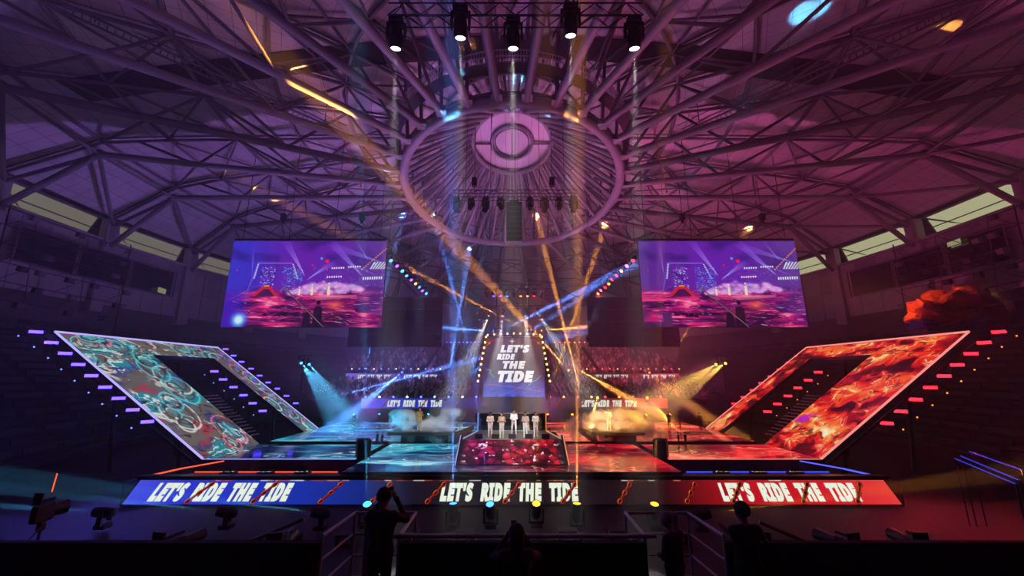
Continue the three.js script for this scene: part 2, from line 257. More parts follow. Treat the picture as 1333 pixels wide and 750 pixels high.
// ---------- LED picture contents ----------
const swirl = (u, v, s) => { const a = fbm(u * 3, v * 3, s), b = fbm(u * 3 + 5, v * 3 + 2, s + 7); return [u + 0.55 * (a - 0.5), v + 0.55 * (b - 0.5)]; };
function coolWing(su, sv, s) {   // grey ground with teal, white and rose brush marks and looping rings
  const rings = []; for (let i = 0; i < 9; i++) rings.push([su * hash(i, 1, s), sv * (i + 0.3 + 0.4 * hash(i, 2, s)) / 9, 0.12 + 0.16 * hash(i, 3, s), hash(i, 4, s)]);
  return (u, v) => {
    const X = u * su, Y = v * sv, [a, b] = swirl(X * 1.5, Y * 1.5, s), f = fbm(a * 1.7, b * 1.7, s + 20), g = fbm(a * 6, b * 2.2, s + 30, 5), l = Math.abs(fbm(a * 3.1, b * 3.1, s + 40) - 0.5);
    let c = mixc([98, 92, 88], [132, 124, 116], fbm(X * 2, Y * 2, s + 3));
    c = mixc(c, [40, 158, 178], 0.9 * smooth(0.53, 0.64, f)); c = mixc(c, [62, 70, 150], 0.8 * smooth(0.60, 0.70, fbm(a * 2.4, b * 2.4, s + 51)));
    c = mixc(c, [186, 70, 84], 0.85 * smooth(0.66, 0.74, fbm(a * 2.6, b * 3.8, s + 61))); c = mixc(c, [240, 252, 240], smooth(0.05, 0.012, l) * smooth(0.44, 0.56, f)); c = mixc(c, [232, 226, 210], 0.85 * smooth(0.64, 0.74, g));
    for (const [rx, ry, rad, h] of rings) { const d = Math.hypot(X + 0.08 * (a - b) - rx, (Y - ry) * 0.8); c = mixc(c, h < 0.4 ? [90, 230, 240] : h < 0.75 ? [245, 250, 245] : [240, 130, 150], 0.9 * smooth(0.025, 0.006, Math.abs(d - rad)) ); c = mixc(c, [30, 40, 52], 0.55 * smooth(0.02, 0.004, Math.abs(d - rad * 0.7))); c = mixc(c, [70, 190, 205], 0.5 * smooth(rad * 0.55, rad * 0.2, d)); }
    c = mixc(c, [34, 34, 40], 0.75 * smooth(0.64, 0.76, fbm(a * 7, b * 7, s + 71))); return c;
  };
}
const FIRE = [[0, [20, 2, 8]], [0.25, [96, 6, 18]], [0.42, [206, 20, 26]], [0.58, [242, 50, 34]], [0.74, [252, 112, 50]], [0.88, [255, 196, 110]], [1, [255, 244, 214]]];
function fireWing(su, sv, s) {
  return (u, v) => { const X = u * su, Y = v * sv, [a, b] = swirl(X * 1.6, Y * 1.6, s), f = 0.75 * fbm(a * 1.6, b * 2.6, s + 11, 5) + 0.25 * fbm(a * 7, b * 2.4, s + 17, 3), l = Math.abs(fbm(a * 2.9, b * 3.3, s + 31) - 0.5); let c = ramp(FIRE, clamp((f - 0.25) * 1.85)); c = mixc(c, [255, 220, 160], smooth(0.028, 0.006, l) * smooth(0.43, 0.58, f)); c = mixc(c, [70, 4, 16], 0.6 * smooth(0.62, 0.72, fbm(a * 5, b * 5, s + 77))); if (su > 0.9 && su < 2) { const d = Math.hypot((u - 0.86) * 2.2, (v - 0.3) * 6); c = mixc(c, mixc([60, 60, 250], [220, 30, 190], smooth(0.2, 0.5, v + 0.2 * f)), 0.95 * smooth(0.62, 0.3, d + 1.8 * (f - 0.5))); } return c; };
}
function floorArt(x0, x1, z0, z1, s) {   // stage floor picture: teal on one side, red on the other, streaks along the deck
  return (u, v) => {
    const X = x0 + (x1 - x0) * u, Z = z0 + (z1 - z0) * v, [a, b] = swirl(X * 0.07, Z * 0.12, s), t = smooth(-7, 6, X + 9 * (fbm(a * 2, b * 2, s + 5) - 0.5)), f = fbm(a * 3, b * 4.5, s + 9, 5), l = Math.abs(fbm(a * 4, b * 6, s + 19) - 0.5), st = fbm(X * 0.22 + b * 3, Z * 1.6, s + 29, 4);
    let cool = ramp([[0, [4, 14, 40]], [0.35, [10, 56, 110]], [0.52, [18, 122, 160]], [0.7, [80, 190, 206]], [1, [236, 250, 248]]], clamp((f - 0.25) * 1.7)), warm = ramp([[0, [40, 2, 14]], [0.35, [140, 10, 34]], [0.52, [214, 24, 42]], [0.7, [240, 64, 56]], [1, [255, 206, 176]]], clamp((f - 0.25) * 1.7));
    let c = mixc(cool, warm, t); c = mixc(c, mixc([200, 240, 246], [255, 170, 130], t), 0.8 * smooth(0.025, 0.006, l)); c = mixc(c, mixc([150, 220, 230], [240, 80, 70], t), 0.5 * smooth(0.62, 0.75, st)); c = mixc(c, [120, 60, 150], 0.35 * smooth(0.6, 0.7, fbm(a * 2.2, b * 2.2, s + 39)) * (1 - Math.abs(2 * t - 1))); return c;
  };
}
function crystalArt(u, v) {   // red crystals of the centre riser: sharp cells
  const x = u * 15, y = v * 4.6, xi = Math.floor(x), yi = Math.floor(y); let d1 = 9, d2 = 9, id = 0;
  for (let j = -1; j <= 1; j++) for (let i = -1; i <= 1; i++) { const px = xi + i + hash(xi + i, yi + j, 3), py = yi + j + hash(xi + i, yi + j, 4), d = Math.abs(px - x) * 0.8 + Math.abs(py - y) + 0.25 * Math.abs(px - x + py - y); if (d < d1) { d2 = d1; d1 = d; id = hash(xi + i, yi + j, 5); } else if (d < d2) d2 = d; }
  const edge = smooth(0.22, 0.02, d2 - d1), t = smooth(0.1, 0.75, u + 0.3 * (fbm(u * 4, v * 3, 8) - 0.5)), f = clamp(0.15 + 0.7 * id * fbm(u * 9, v * 5, 6) * 1.7 - 0.25 * d1);
  let c = mixc(ramp([[0, [20, 0, 20]], [0.5, [150, 10, 80]], [1, [255, 90, 190]]], f), ramp([[0, [24, 0, 4]], [0.5, [190, 14, 26]], [1, [255, 96, 70]]], f), t); c = mixc(c, mixc([40, 0, 40], [40, 0, 6], t), 0.6 * edge); c = mixc(c, [255, 225, 235], smooth(0.66, 0.75, fbm(u * 24, v * 9, 44)) * 0.9);
  return mixc(c, [12, 4, 10], smooth(0.42, 0.5, Math.abs(u - 0.5)) * 0.9);
}
function liveFeed(variant) {   // the show as the wall screens relay it
  return (x, w, h) => {
    const px = x.createImageData(w, h), d = px.data;
    for (let j = 0; j < h; j++) for (let i = 0; i < w; i++) {   // violet hall above, marbled red and magenta floor below
      const u = i / w, v = j / h, k = 4 * (j * w + i), n = fbm(u * 4, v * 5, 81), m = fbm(u * 7 + 2 * n, v * 26, 83, 5), t = smooth(0.5, 0.64, v + 0.06 * (n - 0.5));
      let c = mixc(mixc(variant ? [92, 44, 150] : [58, 52, 205], [104, 34, 176], smooth(0, 0.45, u)), [96, 62, 150], smooth(0.55, 1, u) * 0.8); c = mixc(c, [40, 16, 104], smooth(0.5, 0.75, n) * 0.7);
      let f = ramp([[0, [40, 8, 60]], [0.35, [104, 18, 96]], [0.55, [176, 24, 108]], [0.75, [236, 48, 120]], [1, [255, 170, 190]]], clamp((m - 0.26) * 1.8)); f = mixc(f, [88, 44, 130], 0.75 * smooth(0.55, 0.95, u) * smooth(0.35, 0.6, n)); f = mixc(f, [66, 30, 190], (variant ? 0 : 0.9) * smooth(0.2, 0.06, u)); f = mixc(f, [30, 10, 40], 0.6 * smooth(0.78, 0.86, v) * smooth(0.3, 0.6, u) * smooth(0.9, 0.7, u));
      c = mixc(c, f, t); d[k] = c[0]; d[k + 1] = c[1]; d[k + 2] = c[2]; d[k + 3] = 255;
    }
    x.putImageData(px, 0, 0); x.globalCompositeOperation = 'screen';
    const beam = (ax, ay, bx, by, wd, c) => { const dx = bx - ax, dy = by - ay, n = Math.hypot(dx, dy), g = x.createLinearGradient(ax, ay, bx, by); g.addColorStop(0, c); g.addColorStop(1, 'rgba(60,60,255,0)'); x.fillStyle = g; x.beginPath(); x.moveTo(ax, ay); x.lineTo(bx - dy / n * wd, by + dx / n * wd); x.lineTo(bx + dy / n * wd, by - dx / n * wd); x.fill(); };
    for (const [a, b, c, e, wd, col] of [[0.49, 0.42, 0.32, -0.05, 30, 'rgba(170,170,255,1)'], [0.86, 0.42, 0.6, -0.05, 34, 'rgba(130,130,255,.95)'], [0.98, 0.26, 0.62, 0.04, 30, 'rgba(120,130,255,.8)'], [0.5, 0.46, 0.72, 0.2, 22, 'rgba(60,170,255,.9)'], [0.5, 0.48, 0.66, 0.22, 12, 'rgba(80,140,255,.8)'], [0.15, 0.42, 0.13, 0, 14, 'rgba(110,110,255,.7)'], [0.89, 0.24, 0.8, 0, 7, 'rgba(170,180,255,1)'], [0, 0.72, 0.24, 0.48, 3, 'rgba(170,200,255,1)'], [0.13, 0.62, 0.19, 0.2, 16, 'rgba(90,80,255,.8)'], [0.96, 0.42, 0.7, 0.22, 10, 'rgba(140,120,255,.8)']]) beam(w * a, h * b, w * c, h * e, wd, col);
    for (let i = 0; i < 340; i++) { const a = w * rr(0.05, 1), b = h * rr(0.6, 0.99), l = rr(4, 46); x.strokeStyle = ['rgba(255,60,110,.8)', 'rgba(255,90,80,.7)', 'rgba(190,60,255,.6)', 'rgba(255,190,220,.75)'][i % 4]; x.lineWidth = rr(1, 3.5); x.beginPath(); x.moveTo(a, b); x.lineTo(a + l, b + l * rr(-0.1, 0.35)); x.stroke(); }
    x.globalCompositeOperation = 'source-over';
    x.fillStyle = '#b9a8ff'; x.fillRect(w * 0.175, h * 0.262, w * 0.225, 3); for (let i = 0; i < 10; i++) { x.fillStyle = '#dfe8ff'; x.fillRect(w * (0.175 - i * 0.0016), h * (0.275 + i * 0.018), 10, 6); x.fillRect(w * (0.4 + i * 0.0042), h * (0.275 + i * 0.018), 10, 6); }
    for (let i = 0; i < 420; i++) { x.fillStyle = ['#2fd0ff', '#d8f8ff', '#3a63ff', '#0a1c70', '#79a6ff', '#b04cff'][i % 6]; x.globalAlpha = 0.8; x.fillRect(w * (i % 2 ? rr(0.2, 0.29) : rr(0.34, 0.47)), h * rr(0.31, 0.6), rr(3, 13), rr(2, 6)); } x.globalAlpha = 1;
    for (let i = 0; i < 320; i++) { x.fillStyle = ['#7d7bff', '#c9d4ff', '#4060ff', '#e06bff', '#ff5a90', '#1a1060'][i % 6]; x.globalAlpha = 0.85; x.fillRect(w * rr(0.52, 1), h * rr(0.3, 0.62), rr(2, 7), rr(2, 3)); } x.globalAlpha = 1;
    x.fillStyle = '#f0f2ff'; for (const [a, b, n] of [[0.655, 0.315, 6], [0.76, 0.3, 6], [0.63, 0.42, 7], [0.86, 0.43, 9]]) for (let i = 0; i < n; i++) x.fillRect(w * (a + i * 0.0145), h * (b - i * 0.001), w * 0.0085, h * (b > 0.425 ? 0.032 : 0.02));
    for (const [a, b, r, c] of [[0.585, 0.21, 9, '#56a8ff'], [0.622, 0.24, 13, '#ff2050'], [0.53, 0.29, 8, '#e02050'], [0.615, 0.32, 8, '#e03060'], [0.05, 0.35, 6, '#e02050'], [0.93, 0.27, 9, '#30d0d0']]) { x.fillStyle = c; x.beginPath(); x.ellipse(w * a, h * b, r, r * 0.9, 0, 0, 7); x.fill(); }
    x.fillStyle = '#ffa04a'; for (let i = 0; i < 13; i++) { x.beginPath(); x.arc(w * (0.85 + i * 0.0122), h * (0.34 - i * 0.0205), 5, 0, 7); x.fill(); } x.fillStyle = '#dcdce8'; for (let i = 0; i < 6; i++) { x.beginPath(); x.moveTo(w * (0.9 + 0.016 * i), h * 0.335); x.lineTo(w * (0.925 + 0.02 * i), h * 0.25); x.lineTo(w * (0.935 + 0.02 * i), h * 0.25); x.lineTo(w * (0.91 + 0.016 * i), h * 0.335); x.fill(); }
    for (let i = 0; i < 190; i++) { const f = rnd(), a = 0.4 + 0.46 * f, r = rr(6, 24); x.globalAlpha = 0.3; x.filter = i % 6 ? 'none' : 'blur(5px)'; const g = x.createRadialGradient(0, 0, 0, 0, 0, r); g.addColorStop(0, ['#fff4f8', '#ffc8ea', '#f0b0ff', '#9ac8ff'][i % 4]); g.addColorStop(1, 'rgba(220,120,220,0)'); x.save(); x.translate(w * a, h * (0.62 - rr(0, 0.14) * Math.sin(f * Math.PI) - 0.04 * (f > 0.8))); x.scale(1.6, 1); x.fillStyle = g; x.globalAlpha = 0.75; x.beginPath(); x.arc(0, 0, r, 0, 7); x.fill(); x.restore(); } x.filter = 'none'; x.globalAlpha = 1;
    x.fillStyle = '#ffe2bc'; for (const [a, s] of [[0.465, 0.75], [0.545, 0.95], [0.65, 1.1]]) { x.beginPath(); x.moveTo(w * a - 8 * s, h * 0.64); x.lineTo(w * a - 6 * s, h * (0.64 - 0.1 * s)); x.lineTo(w * a + 6 * s, h * (0.64 - 0.1 * s)); x.lineTo(w * a + 9 * s, h * 0.64); x.fill(); x.beginPath(); x.arc(w * a, h * (0.64 - 0.122 * s), 6 * s, 0, 7); x.fill(); }
    x.fillStyle = 'rgba(178,96,132,.9)'; x.beginPath(); x.moveTo(w * 0.51, h * 0.64); x.lineTo(w * 0.6, h * 0.7); x.lineTo(w * 0.83, h * 0.66); x.lineTo(w * 0.83, h * 0.635); x.lineTo(w * 0.6, h * 0.675); x.fill();
    const og = x.createRadialGradient(w * 0.7, h * 0.75, 4, w * 0.7, h * 0.75, 90); og.addColorStop(0, 'rgba(255,120,90,.9)'); og.addColorStop(1, 'rgba(255,60,80,0)'); x.fillStyle = og; x.save(); x.translate(0, h * 0.4); x.scale(1, 0.47); x.fillRect(w * 0.55, h * 0.4, w * 0.3, h * 0.7); x.restore();
    x.fillStyle = '#d0233c'; x.beginPath(); x.moveTo(w * 0.16, h * 0.65); x.lineTo(w * 0.225, h * 0.54); x.lineTo(w * 0.28, h * 0.54); x.lineTo(w * 0.335, h * 0.65); x.lineTo(w * 0.31, h * 0.65); x.lineTo(w * 0.27, h * 0.57); x.lineTo(w * 0.235, h * 0.57); x.lineTo(w * 0.19, h * 0.65); x.fill(); x.fillStyle = '#4a1450'; x.beginPath(); x.moveTo(w * 0.19, h * 0.65); x.lineTo(w * 0.235, h * 0.57); x.lineTo(w * 0.27, h * 0.57); x.lineTo(w * 0.31, h * 0.65); x.fill(); x.fillStyle = '#ff9a30'; x.fillRect(w * 0.235, h * 0.525, w * 0.035, 9);
    x.fillStyle = 'rgba(26,8,34,.92)'; x.beginPath(); x.arc(w * 0.595, h * 0.725, 14, 0, 7); x.fill(); x.beginPath(); x.moveTo(w * 0.565, h); x.lineTo(w * 0.57, h * 0.79); x.quadraticCurveTo(w * 0.595, h * 0.74, w * 0.622, h * 0.79); x.lineTo(w * 0.628, h); x.fill(); x.beginPath(); x.moveTo(w * 0.5, h); x.lineTo(w * 0.51, h * 0.84); x.lineTo(w * 0.55, h * 0.82); x.lineTo(w * 0.56, h); x.fill(); for (let i = 0; i < 26; i++) x.fillRect(w * rr(0.19, 0.5), h * rr(0.83, 0.87), rr(10, 40), rr(4, 16)); x.strokeStyle = '#1c0c22'; x.lineWidth = 9; x.beginPath(); x.moveTo(w * 0.36, h * 0.54); x.lineTo(w * 0.64, h); x.stroke(); x.strokeStyle = '#e8c0b8'; x.lineWidth = 2; x.stroke();
    if (!variant) { const g = x.createRadialGradient(w * 0.105, h * 0.92, 18, w * 0.105, h * 0.92, 70); g.addColorStop(0, '#d8f4ff'); g.addColorStop(0.2, '#7ac4ff'); g.addColorStop(1, 'rgba(30,60,255,0)'); x.fillStyle = g; x.fillRect(0, h * 0.7, w * 0.25, h * 0.3); } else { x.fillStyle = '#54285e'; x.fillRect(w * 0.12, h * 0.84, w * 0.055, h * 0.16); x.fillStyle = '#7a5cff'; for (let i = 0; i < 20; i++) x.fillRect(w * rr(0.09, 0.12), h * rr(0.86, 0.96), 4, 3); }
  };
}
function tideArt(x, w, h) {   // tall centre screen
  const g = x.createLinearGradient(0, 0, 0, h); g.addColorStop(0, '#5a3328'); g.addColorStop(0.25, '#35323a'); g.addColorStop(0.62, '#26242c'); g.addColorStop(0.78, '#123a9a'); g.addColorStop(1, '#0d5ad2'); x.fillStyle = g; x.fillRect(0, 0, w, h);
  for (let i = 0; i < 60; i++) { x.fillStyle = ['rgba(20,60,190,.5)', 'rgba(10,40,120,.5)', 'rgba(60,120,255,.35)'][i % 3]; x.beginPath(); const a = rr(0, w), b = h * rr(0.8, 1); x.moveTo(a, b); x.lineTo(a + rr(20, 110), b - rr(-10, 40)); x.lineTo(a + rr(20, 110), b + rr(0, 30)); x.fill(); }
  x.fillStyle = '#f3f3f3'; const sx = w * 0.47, sy = h * 0.06; x.beginPath(); for (let i = 0; i < 8; i++) { const r = i % 2 ? 9 : 34, t = i * Math.PI / 4; x[i ? 'lineTo' : 'moveTo'](sx + r * Math.sin(t), sy - r * Math.cos(t)); } x.fill();
  x.strokeStyle = '#c0392a'; x.lineWidth = 7; for (const s of [-1, 1]) { x.beginPath(); x.moveTo(w * (0.5 + s * 0.46), h * 0.14); x.lineTo(w * (0.5 + s * 0.36), h * 0.04); x.lineTo(w * (0.5 + s * 0.24), h * 0.05); x.stroke(); x.fillStyle = '#ff7a66'; x.beginPath(); const ax = w * (0.5 + s * 0.41), ay = h * 0.09; for (let i = 0; i < 8; i++) { const r = i % 2 ? 7 : 24, t = i * Math.PI / 4 + 0.5; x[i ? 'lineTo' : 'moveTo'](ax + r * Math.sin(t), ay - r * Math.cos(t)); } x.fill(); }
  slogan(x, "LET'S", w * 0.52, h * 0.19, 94, -0.24, 1.2, '#ffffff'); slogan(x, 'RIDE', w * 0.37, h * 0.33, 72, -0.24, 1.05, '#ffffff'); slogan(x, 'THE', w * 0.5, h * 0.47, 96, -0.24, 1.25, '#ffffff'); slogan(x, 'TIDE', w * 0.53, h * 0.665, 140, -0.24, 1.12, '#ffffff');
  x.strokeStyle = '#d8643a'; x.lineWidth = 7; x.setLineDash([9, 6]); x.beginPath(); x.moveTo(w * 0.02, h * 0.79); x.quadraticCurveTo(w * 0.5, h * 0.82, w * 0.98, h * 0.92); x.stroke(); x.beginPath(); x.moveTo(w * 0.25, h); x.lineTo(w * 0.62, h * 0.84); x.stroke(); x.setLineDash([]);
  x.lineWidth = 6; x.strokeStyle = '#2fc4e8'; x.beginPath(); x.moveTo(w * 0.03, h * 0.54); x.lineTo(w * 0.13, h * 0.56); x.lineTo(w * 0.1, h * 0.6); x.lineTo(w * 0.18, h * 0.68); x.stroke(); x.strokeStyle = '#48e08a'; x.beginPath(); x.moveTo(w * 0.72, h * 0.84); x.lineTo(w * 0.8, h * 0.75); x.lineTo(w * 0.86, h * 0.73); x.lineTo(w * 0.95, h * 0.64); x.stroke();
}
function frontBannerArt(x, w, h) {
  const g = x.createLinearGradient(0, 0, w, 0); for (const [t, c] of [[0, '#4a50e8'], [0.06, '#3038d8'], [0.2, '#1c35b8'], [0.3, '#0e2a86'], [0.345, '#0b1440'], [0.38, '#17131c'], [0.62, '#1a1013'], [0.7, '#2c0c10'], [0.745, '#7a0e14'], [0.8, '#c01420'], [0.92, '#d81c28'], [1, '#f2423c']]) g.addColorStop(t, c); x.fillStyle = g; x.fillRect(0, 0, w, h);
  for (let i = 0; i < 46; i++) { x.fillStyle = ['#c8301c', '#e8783a', '#5a1410', '#e0d8c8'][i % 4]; x.globalAlpha = 0.8; x.fillRect(rr(0.1, 0.92) * w, 0, rr(8, 40), 3); } x.globalAlpha = 1;
  for (const c of [0.119, 0.497, 0.864]) slogan(x, "LET'S  RIDE  THE  TIDE", c * w, h * 0.53, h * 0.92, -0.06, 0.53);
  for (const c of [0.09, 0.175, 0.262, 0.328, 0.4, 0.5, 0.575, 0.648, 0.735, 0.795, 0.885, 0.955]) chain(x, c * w + h * 0.34, h * 0.1, c * w - h * 0.34, h * 0.96, h * 0.15, 5);
}
function ribbonArt(stops, texts, chains) {
  return (x, w, h) => { const g = x.createLinearGradient(0, 0, w, 0); stops.forEach(([t, c]) => g.addColorStop(t, c)); x.fillStyle = g; x.fillRect(0, 0, w, h); texts.forEach(([c, s]) => slogan(x, "LET'S  RIDE  THE  TIDE", c * w, h * 0.53, h * (s ?? 0.8), -0.1, 0.6)); chains.forEach((c) => chain(x, c * w + h * 0.3, h * 0.1, c * w - h * 0.3, h * 0.95, h * 0.13, 4)); };
}

// ---------- stage ----------
const DECK = 1.5;
const stage = thing('stage_platform', 'wide black stage base with glossy decks and dark skirts', 'stage', null, 'structure');
add('base', merge([box(42.6, DECK - 0.3, 22, 0, (DECK - 0.3) / 2, -40), box(20.2, DECK - 0.3, 4.2, 0, (DECK - 0.3) / 2, -27.2)]), M.black, stage);
const floorTex = { c: pixelTexture(1024, 512, floorArt(-10, 10, -35.2, -25.1, 3)), l: pixelTexture(512, 256, floorArt(-21, -10.6, -34.8, -28.9, 13)), r: pixelTexture(512, 256, floorArt(10.6, 21, -34.8, -28.9, 23)), b: pixelTexture(1536, 512, floorArt(-21, 21, -51, -36.3, 33)) };
function ledFloor(name, x0, x1, z0, z1, tex, label) {
  const t = thing(name, label, 'led floor');
  const g = new THREE.PlaneGeometry(x1 - x0, z1 - z0).rotateX(-Math.PI / 2).translate((x0 + x1) / 2, DECK + 0.002, -(z0 + z1) / 2);
  const uv = g.attributes.uv; for (let i = 0; i < uv.count; i++) uv.setY(i, 1 - uv.getY(i)); for (let i = 0; i < uv.count; i++) uv.setY(i, 1 - uv.getY(i));
  const m = display(tex, 0.95, 0.1); m.color.set(0x0b0b0d); m.ior = 1.5;
  add('screen_surface', g, m, t); add('tray', box(x1 - x0, 0.3, z1 - z0, (x0 + x1) / 2, DECK - 0.151, -(z0 + z1) / 2), M.blackGloss, t);
  for (const z of [z0, z1]) add('edge_trim', box(x1 - x0 + 0.1, 0.06, 0.06, (x0 + x1) / 2, DECK + 0.0, -z), M.blackMetal, t);
  return t;
}
ledFloor('led_floor', -10, 10, 25.1, 35.2, floorTex.c, 'glossy screen floor jutting out in front of the centre riser');
ledFloor('led_floor', -21, -10.6, 28.9, 34.8, floorTex.l, 'glossy teal screen floor at the foot of the grey wing frame');
ledFloor('led_floor', 10.6, 21, 28.9, 34.8, floorTex.r, 'glossy red screen floor at the foot of the fiery wing frame');
ledFloor('led_floor', -21, 21, 36.3, 51, floorTex.b, 'wide screen floor across the rear of the stage');
for (const s of [-1, 1]) { // bright edge strip along the side decks
  const e = tag(add('edge_light_strip', box(10.4, 0.05, 0.05, s * 15.8, DECK + 0.01, -28.86), glow(s < 0 ? 0x9aa0ff : 0xff8a70, 0.9)), s < 0 ? 'thin pale violet light strip along the teal deck edge' : 'thin pale red light strip along the red deck edge', 'light strip');
}
// front ramp screen
{
  const t = thing('front_banner_screen', 'long sloping banner screen along the stage front with the slogan three times', 'screen');
  const A = V(-21.5, 0.1, -24.0), B = V(21.5, 0.1, -24.0), C = V(21.5, 1.13, -24.9), D = V(-21.5, 1.13, -24.9), g = new THREE.BufferGeometry();
  g.setAttribute('position', new THREE.Float32BufferAttribute([A, B, C, A, C, D].flatMap((v) => v.toArray()), 3)); g.setAttribute('uv', new THREE.Float32BufferAttribute([0, 0, 1, 0, 1, 1, 0, 0, 1, 1, 0, 1], 2)); g.computeVertexNormals();
  add('screen', g, display(canvasTexture(2048, 66, frontBannerArt), 0.95), t);
  add('housing', quadPrism([V(-21.5, 0, -24.06), V(21.5, 0, -24.06), V(21.5, 1.11, -24.95), V(-21.5, 1.11, -24.95)], V(0, 0, -0.12)), M.black, t);
  add('top_ledge', box(43.4, 0.2, 0.5, 0, 1.27, -25.0), M.blackGloss, t); for (const x of [-21.6, 21.6]) add('end_cap', box(0.1, 1.25, 1, x, 0.62, -24.5), M.black, t);
  for (let i = 0; i < 28; i++) add('ledge_joint', box(0.04, 0.21, 0.52, -20.9 + i * 1.55, 1.271, -24.99), M.rubber, t);
}
// centre riser
{
  const t = thing('centre_riser', 'centre riser with a sloping red crystal screen front and pale deck', 'platform');
  const W = 3.45, g = new THREE.BufferGeometry(), A = V(-W, 1.56, -27), B = V(W, 1.56, -27), C = V(W, 2.66, -29.5), D = V(-W, 2.66, -29.5);
  g.setAttribute('position', new THREE.Float32BufferAttribute([A, B, C, A, C, D].flatMap((v) => v.toArray()), 3)); g.setAttribute('uv', new THREE.Float32BufferAttribute([0, 0, 1, 0, 1, 1, 0, 0, 1, 1, 0, 1], 2)); g.computeVertexNormals();
  add('crystal_screen', g, display(pixelTexture(768, 256, crystalArt), 1.25), t);
  const body = new THREE.ExtrudeGeometry(new THREE.Shape([[26.9, 1.5], [29.48, 2.62], [33.8, 2.62], [33.8, 1.5]].map((p) => new THREE.Vector2(...p))), { depth: 2 * W + 0.1, bevelEnabled: false }).rotateY(Math.PI / 2).translate(-W - 0.05, 0, 0);
  add('body', body, M.black, t);
  add('deck', quadPrism([V(-W, 2.62, -29.5), V(W, 2.62, -29.5), V(2.75, 2.62, -33.8), V(-2.75, 2.62, -33.8)], V(0, 0.08, 0)), std(0x9b968c, 0.35, 0, { map: grain }), t);
  for (const s of [-1, 1]) { // raised side cheeks with a lit outer edge
    add('side_cheek', quadPrism([V(s * W, 1.5, -26.7), V(s * W, 1.5, -29.6), V(s * W, 2.95, -29.9), V(s * W, 2.95, -29.3)], V(s * 0.18, 0, 0)), M.blackGloss, t);
    tube('edge_strip', V(s * (W + 0.12), 1.56, -26.68), V(s * (W + 0.12), 2.97, -29.3), 0.035, glow(s < 0 ? 0xb9a4ff : 0xffa060, 0.9), t, 6);
    tube('deck_strip', V(s * W, 2.72, -29.6), V(s * 2.75, 2.72, -33.7), 0.03, glow(s < 0 ? 0xc8b8ff : 0xffb890, 0.8), t, 6);
  }
  add('back_panel', box(5.5, 1.36, 0.15, 0, 3.36, -33.9), M.black, t);
  for (const y of [2.72, 4.06]) tube('panel_rail', V(-2.75, y, -33.78), V(2.75, y, -33.78), 0.04, M.alu, t, 6);
  for (let i = 0; i <= 8; i++) { const x = -2.75 + i * 5.5 / 8; tube('panel_post', V(x, 2.7, -33.78), V(x, 4.06, -33.78), i % 8 ? 0.02 : 0.045, i % 8 ? M.blackMetal : glow(i ? 0xff9a60 : 0x9ab0ff, 0.7), t, 6); }
  for (let i = 0; i < 8; i++) add('lattice_pane', box(0.58, 0.55, 0.03, -2.41 + i * 0.688, 3.35, -33.8), M.darkGlass, t);
}
for (let i = 0; i < 5; i++) { // floor monitors at the front lip of the riser
  const g = new THREE.ExtrudeGeometry(new THREE.Shape([[0, 0], [0.42, 0], [0.42, 0.08], [0.1, 0.3], [0, 0.3]].map((p) => new THREE.Vector2(...p))), { depth: 0.5, bevelEnabled: true, bevelSize: 0.015, bevelThickness: 0.015, bevelSegments: 1 }).rotateY(Math.PI / 2).translate(-0.25, 0, 0);
  const t = thing('stage_monitor', 'small black wedge monitor on the front lip of the centre riser', 'monitor speaker', 'wedge monitors on the riser'); t.position.set(-2.35 + i * 1.18, 2.7, -29.62);
  add('cabinet', g, M.black, t); add('grille', box(0.42, 0.02, 0.3, 0, 0.2, -0.24).rotateX(0), M.blackMetal, t);
}
// side platforms for the two soloists
for (const s of [-1, 1]) {
  const t = thing('solo_platform', s < 0 ? 'low grey floating platform wrapped in blue smoke' : 'low grey floating platform wrapped in orange smoke', 'platform'), x0 = s < 0 ? -10.3 : 6.9, x1 = s < 0 ? -4.9 : 11;
  const y0 = s < 0 ? 2.2 : 2.2;
  add('slab', rbox(x1 - x0, 0.24, 3.2, 0.04, (x0 + x1) / 2, y0 + 0.12, -36.3), std(0x5c574f, 0.55, 0, { map: grain }), t);
  add('plinth', box(x1 - x0 - 1.4, y0 - DECK, 2.2, (x0 + x1) / 2 + 0.2, (y0 + DECK) / 2, -36.7), M.blackGloss, t);
  const e = s < 0 ? x1 : x0, o = s < 0 ? 1.4 : -1.4; // sloping fin at the inner end
  add('fin', quadPrism([V(e, y0 + 0.24, -34.8), V(e + o, y0 + 0.5, -37.2), V(e + o, y0 + 0.2, -37.2), V(e, DECK, -34.5)], V(0.12, 0, 0)), std(0x6b665e, 0.5, 0, { map: grain }), t);
}

